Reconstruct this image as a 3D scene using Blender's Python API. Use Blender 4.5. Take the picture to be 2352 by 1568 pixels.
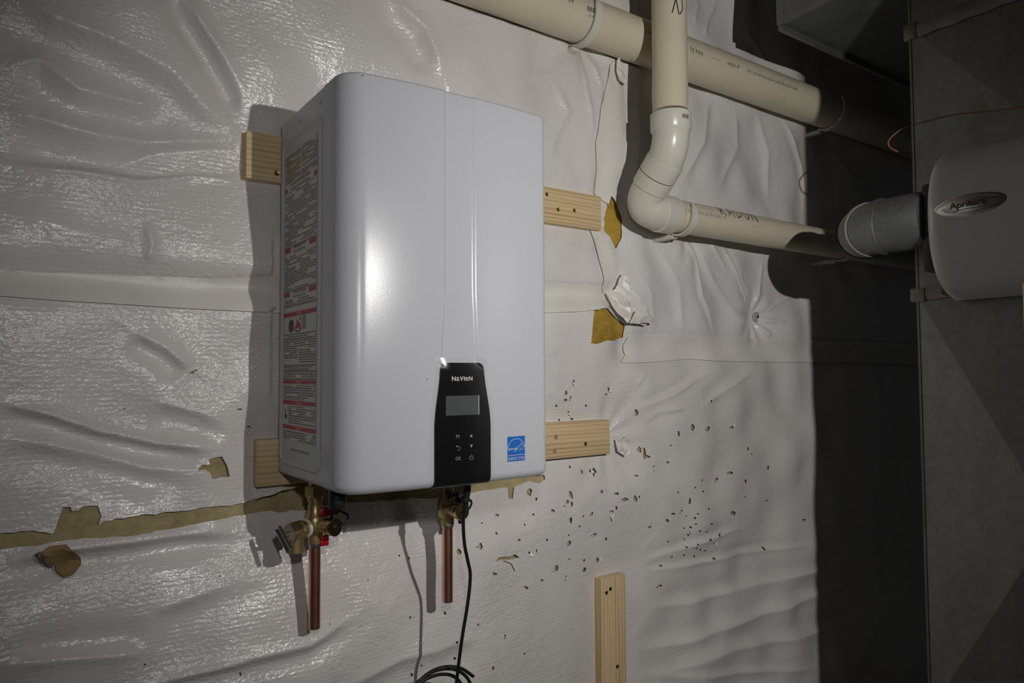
import bpy, bmesh, math, random
import numpy as np
from mathutils import Vector, Matrix
from mathutils.geometry import delaunay_2d_cdt

for o in list(bpy.data.objects):
    bpy.data.objects.remove(o, do_unlink=True)
random.seed(7)
rng = np.random.default_rng(11)
SC = bpy.context.scene
COL = SC.collection

# ------------------------------------------------------------------ camera
W, H = 2352, 1568
CAM = np.array([-.4333, -1.456, .1976]); YAW, PIT, ROL = np.radians([35.27, 2.49, -.29]); FOC = 1632.3
def _basis():
    cy, sy = math.cos(YAW), math.sin(YAW); cp, sp = math.cos(PIT), math.sin(PIT)
    f = np.array([sy*cp, cy*cp, sp]); r = np.array([cy, -sy, 0.]); u = np.cross(r, f)
    cr, sr = math.cos(ROL), math.sin(ROL)
    return r*cr+u*sr, -r*sr+u*cr, f
RR, UU, FF = _basis()
def ray(px, py): return FF*FOC+RR*(px-W/2)-UU*(py-H/2)
def onY(px, py, Y=0.):
    d = ray(px, py); return CAM+d*(Y-CAM[1])/d[1]
def onX(px, py, X):
    d = ray(px, py); return CAM+d*(X-CAM[0])/d[0]
cd = bpy.data.cameras.new('camera'); cam = bpy.data.objects.new('camera', cd); COL.objects.link(cam)
cd.sensor_width = 36; cd.lens = FOC/W*36; cd.clip_start = .02
M = Matrix.Identity(4)
for i in range(3):
    M[i][0] = RR[i]; M[i][1] = UU[i]; M[i][2] = -FF[i]; M[i][3] = CAM[i]
cam.matrix_world = M
SC.camera = cam

# ------------------------------------------------------------------ light
world = bpy.data.worlds.new('dim_basement'); SC.world = world; world.use_nodes = True
world.node_tree.nodes['Background'].inputs[0].default_value = (.9, .93, 1, 1)
world.node_tree.nodes['Background'].inputs[1].default_value = .016
def lamp(name, loc, aim, power, size, blend, rad, color):
    l = bpy.data.lights.new(name, 'SPOT'); l.energy = power; l.spot_size = math.radians(size); l.spot_blend = blend
    l.shadow_soft_size = rad; l.color = color
    o = bpy.data.objects.new(name, l); COL.objects.link(o); o.location = loc
    o.rotation_euler = (Vector(aim)-Vector(loc)).to_track_quat('-Z', 'Y').to_euler()
    return o
lamp('work_light', (.26, -1.75, .54), (1.6, 0, .26), 90, 138, 1.0, .008, (1, .97, .93))
lamp('camera_flash', (-.36, -1.44, .42), (.12, 0, .30), 14, 70, .8, .03, (1, .98, .96))
vs = SC.view_settings
vs.view_transform = 'Standard'; vs.look = 'None'; vs.exposure = -0.46; vs.gamma = 1.0; vs.use_curve_mapping = False

# ------------------------------------------------------------------ materials
def mat(name, color, rough=.5, metal=0., spec=.5):
    m = bpy.data.materials.new(name); m.use_nodes = True
    b = m.node_tree.nodes['Principled BSDF']
    b.inputs['Base Color'].default_value = (*color, 1); b.inputs['Roughness'].default_value = rough
    b.inputs['Metallic'].default_value = metal; b.inputs['Specular IOR Level'].default_value = spec
    return m
def nd(m, t, **kw):
    n = m.node_tree.nodes.new(t)
    for k, v in kw.items(): setattr(n, k, v)
    return n
def lk(m, a, b): m.node_tree.links.new(a, b)
def coords(m, scale=(1, 1, 1)):
    tc = nd(m, 'ShaderNodeTexCoord'); mp = nd(m, 'ShaderNodeMapping')
    mp.inputs['Scale'].default_value = scale
    lk(m, tc.outputs['Object'], mp.inputs['Vector']); return mp.outputs['Vector']
def noise(m, scale, detail=2., vec=None, rough=.5):
    n = nd(m, 'ShaderNodeTexNoise'); n.inputs['Scale'].default_value = scale
    n.inputs['Detail'].default_value = detail; n.inputs['Roughness'].default_value = rough
    if vec is not None: lk(m, vec, n.inputs['Vector'])
    return n.outputs['Fac']
def ramp(m, fac, stops):
    r = nd(m, 'ShaderNodeValToRGB'); cr = r.color_ramp
    while len(cr.elements) < len(stops): cr.elements.new(.5)
    for e, (p, c) in zip(cr.elements, stops): e.position = p; e.color = (*c, 1)
    lk(m, fac, r.inputs['Fac']); return r.outputs['Color']
def bump(m, hgt, strength, dist, prev=None):
    b = nd(m, 'ShaderNodeBump'); b.inputs['Strength'].default_value = strength; b.inputs['Distance'].default_value = dist
    lk(m, hgt, b.inputs['Height'])
    if prev is not None: lk(m, prev, b.inputs['Normal'])
    return b.outputs['Normal']
def bsdf(m): return m.node_tree.nodes['Principled BSDF']
def math_(m, op, a, b=None, v=None):
    n = nd(m, 'ShaderNodeMath', operation=op); lk(m, a, n.inputs[0])
    if b is not None: lk(m, b, n.inputs[1])
    if v is not None: n.inputs[1].default_value = v
    return n.outputs[0]

def poly_mat(name, color, k, rough=.27, far=False):
    """white woven poly sheeting: glossy skin over a fine crosswise weave"""
    m = mat(name, color, rough, 0, .5)
    fine = noise(m, 1, 1.5, coords(m, (75, 75, 330)))
    cells = noise(m, 1, 2., coords(m, (115, 115, 165)))
    big = noise(m, 1, 2., coords(m, (26, 26, 34)))
    wv = nd(m, 'ShaderNodeTexWave', wave_type='BANDS', bands_direction='Z')
    lk(m, coords(m), wv.inputs['Vector']); wv.inputs['Scale'].default_value = 38; wv.inputs['Distortion'].default_value = 2.5
    wv.inputs['Detail Scale'].default_value = 3
    def fade(b_, k_):
        if not far: return
        sx = nd(m, 'ShaderNodeSeparateXYZ'); lk(m, coords(m), sx.inputs[0]); mr = nd(m, 'ShaderNodeMapRange')
        lk(m, sx.outputs['X'], mr.inputs['Value']); mr.inputs['From Min'].default_value = .45; mr.inputs['From Max'].default_value = 1.15
        mr.inputs['To Min'].default_value = k_; mr.inputs['To Max'].default_value = k_*.40
        pr_ = nd(m, 'ShaderNodeMapRange'); lk(m, noise(m, 1, 3., coords(m, (6.5, 6.5, 9)), .6), pr_.inputs['Value'])
        pr_.inputs['From Min'].default_value = .40; pr_.inputs['From Max'].default_value = .58; pr_.inputs['To Min'].default_value = .38; pr_.inputs['To Max'].default_value = 1.2
        lk(m, math_(m, 'MULTIPLY', mr.outputs[0], pr_.outputs[0]), b_.node.inputs['Strength'])
    n = bump(m, big, .55*k, .006); fade(n, .55*k)
    n = bump(m, cells, .95*k, .0020, n); fade(n, .95*k)
    n = bump(m, fine, .45*k, .0010, n); fade(n, .45*k)
    n = bump(m, wv.outputs['Fac'], .34*k, .0006, n)
    lk(m, n, bsdf(m).inputs['Normal'])
    dirt = noise(m, 5, 5, coords(m), .6)
    c = ramp(m, dirt, [(.25, tuple(x*.90 for x in color)), (.6, color), (.8, tuple(min(1, x*1.05) for x in color))])
    lk(m, c, bsdf(m).inputs['Base Color'])
    return m
POLY_L = poly_mat('woven_poly', (.72, .695, .675), 1.0, .235, True)
POLY_R = poly_mat('smooth_poly', (.73, .715, .71), .42, .26)
TAPE = poly_mat('seam_tape_white', (.76, .735, .69), .16, .42)
FLAP = poly_mat('torn_poly_edge', (.76, .74, .71), .5, .35)
def insul_mat(name, lo, hi):
    m = mat(name, hi, .95, 0, .1)
    n1 = noise(m, 38, 6, coords(m, (1, 1, 1.4)), .7); n2 = noise(m, 9, 3, coords(m))
    mx = math_(m, 'MULTIPLY', math_(m, 'ADD', n1, n2), v=.5)
    lk(m, ramp(m, mx, [(.32, lo), (.62, hi)]), bsdf(m).inputs['Base Color'])
    n = bump(m, noise(m, 120, 5, coords(m, (1, 1, 2)), .7), .9, .006)
    lk(m, n, bsdf(m).inputs['Normal'])
    return m
INSUL = insul_mat('fibreglass', (.32, .25, .12), (.66, .55, .31))
INSUL_Y = insul_mat('fibreglass_yellow', (.36, .20, .03), (.62, .42, .08))
KRAFT = insul_mat('fibreglass_brown', (.28, .18, .08), (.48, .33, .16))
def wood_mat(name, axis):
    m = mat(name, (.6, .43, .24), .62, 0, .3)
    sc = [34, 34, 34]; sc[axis] = 1.6
    n1 = noise(m, 1, 3, coords(m, tuple(sc)), .55)
    sc2 = [150, 150, 150]; sc2[axis] = 5
    n2 = noise(m, 1, 2, coords(m, tuple(sc2)))
    wv = nd(m, 'ShaderNodeTexWave', wave_type='BANDS', bands_direction='Z' if axis == 0 else 'X')
    sc3 = [1, 1, 1]; sc3[axis] = .06
    lk(m, coords(m, tuple(sc3)), wv.inputs['Vector']); wv.inputs['Scale'].default_value = 30; wv.inputs['Distortion'].default_value = 5
    wv.inputs['Detail'].default_value = 2; wv.inputs['Detail Scale'].default_value = 1.2
    f = math_(m, 'ADD', math_(m, 'MULTIPLY', n1, v=.72), math_(m, 'MULTIPLY', wv.outputs['Fac'], v=.30))
    f = math_(m, 'ADD', f, math_(m, 'MULTIPLY', n2, v=.12))
    lk(m, ramp(m, f, [(.25, (.74, .59, .36)), (.60, (.68, .515, .295)), (.88, (.46, .31, .15))]), bsdf(m).inputs['Base Color'])
    lk(m, bump(m, n2, .3, .001), bsdf(m).inputs['Normal'])
    return m
WOOD_H = wood_mat('pine_long', 0); WOOD_V = wood_mat('pine_upright', 2)
WOOD_END = mat('pine_end_grain', (.45, .33, .19), .8)
WHITE = mat('white_enamel', (.495, .508, .545), .22, 0, .36)
lk(WHITE, bump(WHITE, noise(WHITE, 900, 2, coords(WHITE)), .12, .0006), bsdf(WHITE).inputs['Normal'])
SIDE = mat('white_enamel_side', (.52, .53, .545), .30, 0, .5)
BLACKP = mat('black_gloss_panel', (.006, .006, .007), .16, 0, .4)
BLACK = mat('black_plastic', (.012, .012, .013), .42)
RUBBER = mat('black_rubber', (.009, .009, .010), .5)
LCD = mat('lcd_glass', (.075, .085, .085), .2)
PRINT_W = mat('print_white', (.62, .62, .62), .5)
PRINT_G = mat('print_grey', (.24, .245, .25), .5)
PRINT_K = mat('print_black', (.03, .03, .03), .6)
PRINT_PIPE = mat('print_on_pipe', (.10, .10, .095), .6)
PRINT_FAINT = mat('print_on_pipe_faint', (.30, .28, .235), .6)
MARKER = mat('marker_ink', (.02, .018, .018), .5)
RED = mat('label_red', (.46, .035, .03), .5)
PAPER = mat('label_paper', (.60, .59, .57), .45)
PAPER_T = mat('label_tan', (.56, .51, .44), .45)
BLUE = mat('label_blue', (.012, .13, .50), .4)
def print_mat(name, ink, base, lines, dens):
    """rows of fine print on a label, too small to read"""
    m = mat(name, base, .45)
    tc = nd(m, 'ShaderNodeTexCoord'); sp = nd(m, 'ShaderNodeSeparateXYZ'); lk(m, tc.outputs['Object'], sp.inputs[0])
    zz = math_(m, 'MULTIPLY', sp.outputs['Z'], v=lines)
    fr = math_(m, 'FRACT', zz); band = math_(m, 'LESS_THAN', fr, v=.62)
    row = math_(m, 'FLOOR', zz)
    cb = nd(m, 'ShaderNodeCombineXYZ')
    lk(m, math_(m, 'MULTIPLY', sp.outputs['Y'], v=900.), cb.inputs[0]); lk(m, math_(m, 'MULTIPLY', row, v=7.3), cb.inputs[1])
    lk(m, math_(m, 'MULTIPLY', fr, v=2.2), cb.inputs[2])
    n = noise(m, 1., 1., cb.outputs[0])
    on = math_(m, 'GREATER_THAN', n, v=dens)
    cb2 = nd(m, 'ShaderNodeCombineXYZ')
    lk(m, math_(m, 'MULTIPLY', sp.outputs['Y'], v=14.), cb2.inputs[0]); lk(m, math_(m, 'MULTIPLY', row, v=3.1), cb2.inputs[1])
    n2 = noise(m, 1., 0., cb2.outputs[0]); keep = math_(m, 'LESS_THAN', n2, v=.60)
    f = math_(m, 'MULTIPLY', math_(m, 'MULTIPLY', band, on), keep)
    mx = nd(m, 'ShaderNodeMix', data_type='RGBA'); lk(m, f, mx.inputs[0])
    mx.inputs[6].default_value = (*base, 1); mx.inputs[7].default_value = (*ink, 1)
    lk(m, mx.outputs[2], bsdf(m).inputs['Base Color'])
    return m
FINE = print_mat('fine_print', (.05, .05, .05), (.60, .59, .57), 230., .42)
FINE_T = print_mat('fine_print_tan', (.10, .08, .06), (.56, .51, .44), 250., .40)
def pvc_mat(name, color, rough):
    m = mat(name, color, rough, 0, .45)
    n = noise(m, 7, 4, coords(m)); s = noise(m, 1, 3, coords(m, (60, 60, 14)))
    f = math_(m, 'ADD', math_(m, 'MULTIPLY', n, v=.6), math_(m, 'MULTIPLY', s, v=.4))
    lk(m, ramp(m, f, [(.3, tuple(c*.90 for c in color)), (.5, color), (.8, tuple(c*1.04 for c in color))]), bsdf(m).inputs['Base Color'])
    return m
PVC = pvc_mat('cream_pvc', (.64, .58, .44), .36)
PVC_W = pvc_mat('white_pvc_fitting', (.64, .625, .55), .27)
HANG = pvc_mat('white_hanger_plastic', (.62, .62, .54), .42)
BRASS = mat('brass', (.45, .34, .16), .38, .8)
lk(BRASS, bump(BRASS, noise(BRASS, 160, 3, coords(BRASS)), .25, .001), bsdf(BRASS).inputs['Normal'])
BRASS2 = mat('brass_turned', (.55, .43, .19), .22, 1)
COPPER = mat('copper', (.58, .265, .165), .33, 1)
lk(COPPER, ramp(COPPER, noise(COPPER, 26, 4, coords(COPPER, (1, 1, .35))), [(.3, (.66, .29, .18)), (.65, (.90, .50, .36))]), bsdf(COPPER).inputs['Base Color'])
SOLDER = mat('solder', (.45, .47, .46), .4, 1)
STEEL = mat('bright_steel', (.55, .56, .56), .2, 1)
SCREW = mat('brassy_screw', (.42, .27, .06), .4, 1)
REDP = mat('red_vinyl', (.42, .010, .012), .35)
BLUEP = mat('blue_vinyl', (.012, .016, .085), .35)
TEFLON = mat('thread_tape', (.75, .73, .70), .7)
DIAL = mat('dial_plate', (.42, .41, .40), .45)
def galv_mat(name, color, rough):
    m = mat(name, color, rough, .85)
    v = nd(m, 'ShaderNodeTexVoronoi'); v.inputs['Scale'].default_value = 90; lk(m, coords(m), v.inputs['Vector'])
    n = noise(m, 12, 4, coords(m, (1, 1, .4)))
    f = math_(m, 'ADD', math_(m, 'MULTIPLY', v.outputs['Color'], v=.25), math_(m, 'MULTIPLY', n, v=.75))
    lk(m, ramp(m, f, [(.25, tuple(c*.72 for c in color)), (.75, tuple(c*1.12 for c in color))]), bsdf(m).inputs['Base Color'])
    return m
GALV = galv_mat('galvanised', (.27, .28, .27), .48)
GALV_D = galv_mat('galvanised_dull', (.20, .21, .205), .55)
MASTIC = mat('duct_sealant', (.42, .385, .34), .75)
lk(MASTIC, bump(MASTIC, noise(MASTIC, 60, 5, coords(MASTIC, (1, 1, 2.5))), .8, .006), bsdf(MASTIC).inputs['Normal'])
HUMID = mat('grey_housing', (.62, .63, .64), .42)
HUMID_D = mat('dark_collar', (.035, .035, .035), .5)
CHROME = mat('badge_chrome', (.62, .59, .56), .22, .85)
ORANGE = mat('orange_wire', (.22, .075, .03), .6)
CONC = mat('concrete', (.30, .29, .28), .9)
lk(CONC, ramp(CONC, noise(CONC, 6, 6, coords(CONC)), [(.3, (.22, .215, .21)), (.7, (.35, .34, .33))]), bsdf(CONC).inputs['Base Color'])
JOIST = mat('joist_timber', (.30, .22, .13), .8)

# ------------------------------------------------------------------ mesh helpers
def mesh(name, V, F, smooth=True, angle=40):
    me = bpy.data.meshes.new(name)
    me.from_pydata([tuple(map(float, v)) for v in V], [], [tuple(f) for f in F])
    if smooth:
        me.polygons.foreach_set('use_smooth', [True]*len(me.polygons))
        if angle: me.set_sharp_from_angle(angle=math.radians(angle))
    me.update(); return me
class Thing:
    def __init__(s, name, label, cat, loc, group=None):
        s.o = bpy.data.objects.new(name, None); COL.objects.link(s.o); s.o.location = loc; s.loc = np.array(loc, float)
        s.o.empty_display_size = .05
        s.o['label'] = label; s.o['category'] = cat
        if group: s.o['group'] = group
    def part(s, name, VF, m, parent=None, smooth=True, angle=40, label=None):
        V = np.asarray(VF[0], float)-s.loc
        o = bpy.data.objects.new(name, mesh(name, V, VF[1], smooth, angle)); COL.objects.link(o)
        o.data.materials.append(m); o.parent = parent or s.o
        if label: o['label'] = label
        return o
def single(name, VF, m, label=None, cat=None, group=None, kind=None, parent=None, smooth=True, angle=40):
    o = bpy.data.objects.new(name, mesh(name, VF[0], VF[1], smooth, angle)); COL.objects.link(o); o.data.materials.append(m)
    if label: o['label'] = label
    if cat: o['category'] = cat
    if group: o['group'] = group
    if kind: o['kind'] = kind
    if parent: o.parent = parent
    return o
def join(*parts):
    V = []; F = []
    for v, f in parts:
        n = len(V); V += [tuple(x) for x in v]; F += [tuple(i+n for i in q) for q in f]
    return V, F
def box(lo, hi, bev=0.):
    bm = bmesh.new(); bmesh.ops.create_cube(bm, size=1)
    lo = np.array(lo, float); hi = np.array(hi, float)
    for v in bm.verts: v.co = Vector((lo+hi)/2+np.array(v.co)*(hi-lo))
    if bev: bmesh.ops.bevel(bm, geom=list(bm.edges), offset=bev, segments=2, affect='EDGES', profile=.5)
    bm.verts.ensure_lookup_table()
    r = [tuple(v.co) for v in bm.verts], [tuple(v.index for v in f.verts) for f in bm.faces]
    bm.free(); return r
def frames(P):
    P = np.asarray(P, float); T = np.gradient(P, axis=0); T /= np.linalg.norm(T, axis=1)[:, None]
    up = np.array([0, 0, 1.]) if abs(T[0][2]) < .9 else np.array([1., 0, 0])
    n = np.cross(T[0], up); n /= np.linalg.norm(n); out = []
    for t in T:
        n = n-t*np.dot(n, t); n /= np.linalg.norm(n); out.append((t, n, np.cross(t, n)))
    return P, out
def tube(P, R, seg=24, caps=True, sq=None):
    """skin a round section along a path; R one radius or one per point; sq=(a,b) stretches the section"""
    P, fr = frames(P); R = np.ones(len(P))*np.asarray(R, float); a, b = sq or (1, 1)
    V = []; F = []
    for p, (t, n, m_), r in zip(P, fr, R):
        for k in range(seg):
            th = 2*math.pi*k/seg; V.append(p+r*(a*math.cos(th)*n+b*math.sin(th)*m_))
    L = len(P)
    for i in range(L-1):
        for k in range(seg):
            k2 = (k+1) % seg; F.append((i*seg+k, i*seg+k2, (i+1)*seg+k2, (i+1)*seg+k))
    if caps: F.append(tuple(range(seg-1, -1, -1))); F.append(tuple((L-1)*seg+k for k in range(seg)))
    return V, F
def lathe(base, axis, prof, seg=28, hexa=False, caps=True):
    """prof: (distance along axis, radius)"""
    base = np.array(base, float); a = np.array(axis, float); a /= np.linalg.norm(a)
    up = np.array([0, 0, 1.]) if abs(a[2]) < .9 else np.array([0, 1., 0])
    n = np.cross(a, up); n /= np.linalg.norm(n); m_ = np.cross(a, n)
    if hexa: seg = 6
    V = []; F = []
    for d, r in prof:
        for k in range(seg):
            th = 2*math.pi*k/seg; V.append(base+a*d+r*(math.cos(th)*n+math.sin(th)*m_))
    L = len(prof)
    for i in range(L-1):
        for k in range(seg):
            k2 = (k+1) % seg; F.append((i*seg+k, i*seg+k2, (i+1)*seg+k2, (i+1)*seg+k))
    if caps: F.append(tuple(range(seg-1, -1, -1))); F.append(tuple((L-1)*seg+k for k in range(seg)))
    return V, F
def spline(P, n):
    P = np.asarray(P, float); m_ = len(P); out = []
    Q = np.vstack([2*P[0]-P[1], P, 2*P[-1]-P[-2]])
    for i in range(m_-1):
        for t in np.linspace(0, 1, n, endpoint=(i == m_-2)):
            a, b, c, d = Q[i:i+4]
            out.append(.5*((2*b)+(c-a)*t+(2*a-5*b+4*c-d)*t*t+(3*b-3*c+d-a)*t**3))
    return np.array(out)
def prism(poly, fn, thick):
    """flat outline (list of 2-D points) mapped by fn(u,v,depth) and given thickness"""
    n = len(poly); V = [fn(u, v, 0) for u, v in poly]+[fn(u, v, thick) for u, v in poly]
    F = [tuple(range(n)), tuple(range(2*n-1, n-1, -1))]+[(i, i+n, (i+1) % n+n, (i+1) % n) for i in range(n)]
    return V, F
def text(s, size, align='CENTER', xs=1.):
    cu = bpy.data.curves.new('t', 'FONT'); cu.body = s; cu.size = size; cu.align_x = align; cu.resolution_u = 3
    o = bpy.data.objects.new('t', cu); COL.objects.link(o)
    dg = bpy.context.evaluated_depsgraph_get(); me = bpy.data.meshes.new_from_object(o.evaluated_get(dg))
    V = [(v.co.x*xs, v.co.y) for v in me.vertices]; F = [tuple(p.vertices) for p in me.polygons]
    bpy.data.objects.remove(o); bpy.data.curves.remove(cu); bpy.data.meshes.remove(me)
    return V, F
def map2(VF, fn): return [fn(u, v) for u, v in VF[0]], VF[1]
def ribbon2(P, w):
    """a stroke of width w along a 2-D polyline, as a strip of quads"""
    P = np.asarray(P, float); T = np.gradient(P, axis=0); T /= np.linalg.norm(T, axis=1)[:, None]+1e-9
    N = np.stack([-T[:, 1], T[:, 0]], 1)*w/2
    V = [tuple(x) for x in np.vstack([P+N, P-N])]; n = len(P)
    return V, [(i, i+1, n+i+1, n+i) for i in range(n-1)]

# ------------------------------------------------------------------ the blanket on the wall, as a height field (protrusion from the wall plane)
def xz(px, py, h=.03):
    p = onY(px, py, -h); return p[0], p[2]
BOARDS = {'ul': (-.064, .868, .580, .673), 'll': (-.037, .891, -.022, .069), 'v': (.853, .942, -1.30, -.349)}
def seg_dist(X, Z, a, b):
    ax, az = a; bx, bz = b; dx, dz = bx-ax, bz-az; L2 = dx*dx+dz*dz+1e-12
    t = np.clip(((X-ax)*dx+(Z-az)*dz)/L2, 0, 1)
    ux, uz = X-(ax+t*dx), Z-(az+t*dz)
    side = np.sign(dx*(Z-az)-dz*(X-ax))
    return np.hypot(ux, uz), t, side
FOLDS = [  # picture points, half width (m), height (m), drop on one side, taper at ends
    ([(395, 0), (440, 45), (500, 125), (545, 195), (560, 225), (566, 285)], .012, .013, .020, -1),
    ([(0, 262), (110, 285), (210, 312), (330, 325), (470, 322), (562, 318)], .018, .012, .012, -1),
    ([(0, 165), (90, 150), (180, 215), (320, 240), (370, 215)], .020, .012, .012, -1),
    ([(20, 0), (120, 60), (250, 110), (390, 170), (480, 255), (560, 300)], .020, .012, .012, -1),
    ([(0, 378), (150, 395), (320, 415), (440, 398), (555, 405)], .010, .010, .012, 1),
    ([(335, 510), (348, 560), (338, 606)], .008, .008, .0, 1),
    ([(0, 480), (200, 545), (330, 565)], .02, .006, .0, 1),
    ([(0, 925), (110, 950), (230, 990), (360, 1018), (520, 1032)], .010, .013, .016, -1),
    ([(0, 1003), (110, 1018), (230, 1045), (340, 1075), (450, 1080)], .014, .009, .010, -1),
    ([(300, 760), (380, 800), (440, 850)], .010, .006, .014, -1),
    ([(350, 920), (450, 945), (560, 985)], .014, .006, .012, -1),
    ([(0, 1292), (120, 1262), (330, 1235), (500, 1216), (620, 1205)], .012, .011, .012, -1),
    ([(330, 1400), (480, 1345), (620, 1300)], .014, .006, .006, -1),
    ([(280, 1568), (420, 1530), (560, 1490), (690, 1460), (800, 1400)], .012, .010, .010, -1),
    ([(0, 1500), (200, 1490), (330, 1480)], .012, .008, .008, 1),
    ([(750, 1568), (900, 1500), (1100, 1450)], .02, .006, .008, -1),
    ([(760, 1250), (810, 1330), (860, 1400)], .02, .005, .006, 1),
    ([(1320, 135), (1332, 230), (1345, 300), (1362, 322)], .006, .009, .0, 1),
    ([(1340, 135), (1362, 205), (1355, 255)], .006, .008, .0, 1),
    ([(1378, 150), (1372, 225)], .006, .007, .0, 1),
    ([(1255, 190), (1290, 260), (1265, 330), (1258, 370)], .012, .008, .006, 1),
    ([(1300, 130), (1250, 180), (1200, 190)], .012, .008, .006, -1),
    ([(880, 0), (960, 80), (1000, 180)], .018, .010, .014, -1),
    ([(1400, 962), (1440, 905), (1470, 860)], .005, .010, .004, -1),
    ([(1400, 968), (1460, 938), (1530, 905), (1620, 850)], .007, .009, .008, 1),
    ([(1470, 970), (1500, 945), (1560, 935)], .006, .007, .004, -1),
    ([(1600, 930), (1660, 890), (1720, 850)], .012, .008, .008, 1),
    ([(1402, 1045), (1400, 1100), (1420, 1160)], .006, .008, .0, 1),
    ([(1402, 1045), (1450, 1060)], .006, .008, .0, 1),
    ([(1402, 1010), (1430, 1005)], .010, .010, .0, 1),
    ([(1436, 1312), (1470, 1270), (1520, 1205)], .006, .009, .006, 1),
    ([(1436, 1314), (1520, 1272), (1620, 1240), (1700, 1215)], .008, .009, .010, 1),
    ([(1438, 1318), (1560, 1300), (1700, 1275), (1860, 1250)], .008, .007, .008, 1),
    ([(1365, 1310), (1345, 1220), (1310, 1120)], .012, .006, .0, 1),
    ([(1400, 1306), (1405, 1230), (1390, 1150)], .008, .006, .0, 1),
    ([(1438, 1500), (1560, 1478), (1700, 1430), (1860, 1370), (2080, 1260)], .016, .012, .012, 1),
    ([(1438, 1400), (1580, 1385), (1720, 1350), (1870, 1310), (2080, 1190)], .014, .008, .010, 1),
    ([(1436, 1552), (1600, 1552), (1870, 1530)], .010, .010, .006, 1),
    ([(1436, 1580), (1650, 1500), (1870, 1450), (2080, 1360)], .016, .010, .010, 1),
    ([(1568, 545), (1590, 600), (1600, 680), (1640, 770)], .007, .009, .005, -1),
    ([(1585, 560), (1630, 650), (1690, 730)], .010, .007, .008, -1),
    ([(1650, 560), (1690, 640), (1730, 720)], .006, .011, .006, 1),
    ([(1620, 560), (1660, 620)], .006, .008, .0, 1),
    ([(1500, 560), (1545, 660), (1560, 770)], .012, .007, .006, -1),
    ([(1440, 600), (1480, 680), (1500, 770)], .012, .006, .004, -1),
    ([(1735, 720), (1750, 640), (1755, 600)], .006, .009, .0, 1),
    ([(1745, 725), (1800, 690), (1870, 650)], .006, .008, .0, 1),
    ([(1745, 735), (1800, 740)], .006, .008, .0, 1),
    ([(1742, 742), (1768, 772)], .006, .008, .0, 1),
    ([(1748, 728), (1830, 710), (1930, 700)], .008, .007, .0, 1),
    ([(1690, 620), (1722, 690)], .008, .007, .006, -1),
    ([(1620, 230), (1600, 330), (1560, 420)], .014, .010, .008, 1),
    ([(1680, 260), (1690, 340), (1640, 440)], .014, .008, .006, 1),
    ([(1730, 260), (1760, 350), (1770, 460)], .012, .008, .006, -1),
    ([(1790, 270), (1840, 380), (1856, 470)], .010, .008, .006, -1),
    ([(1640, 0), (1612, 60), (1606, 90)], .008, .009, .0, 1),
    ([(1700, 70), (1735, 110), (1760, 140)], .010, .009, .004, 1),
    ([(1880, 290), (1960, 430), (1990, 560)], .012, .010, .008, 1),
    ([(1950, 300), (2010, 420)], .012, .010, .008, 1),
    ([(1935, 610), (1960, 700), (1958, 790)], .012, .012, .010, 1),
    ([(1580, 60), (1600, 0)], .008, .008, .0, 1),
]
SEAM_L = [(-300, 615), (0, 640), (320, 660), (640, 678), (1260, 690), (1390, 690)]
SEAM_R = [(1425, 805), (1600, 803), (1870, 808), (2110, 815), (2400, 822)]
SEAM_V = [(1418, 60), (1412, 135), (1425, 250), (1424, 400), (1420, 560), (1405, 690), (1430, 800)]
def wl(P, h=.03): return [xz(*p, h) for p in P]
K = rng.normal(size=(26, 2))*np.linspace(5, 26, 26)[:, None]; PH = rng.uniform(0, 6.28, 26); AM = .0058/np.linspace(1, 4.5, 26)
FW = [(wl(P), w*1.25, a*.62, d*.62, s) if P[0][0] > 1240 else (wl(P), w*1.15, a*1.1, d*1.35, s) for P, w, a, d, s in FOLDS]
SEAMS = [(wl([(x, y-14) for x, y in SEAM_L]), .030, .029), (wl(SEAM_R), .045, .018), (wl(SEAM_V), .030, .010)]
PLUG = xz(1735, 728)
HANGS = [xz(1325, 105), xz(1575, 540), xz(1900, 305), xz(1940, 612)]
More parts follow.
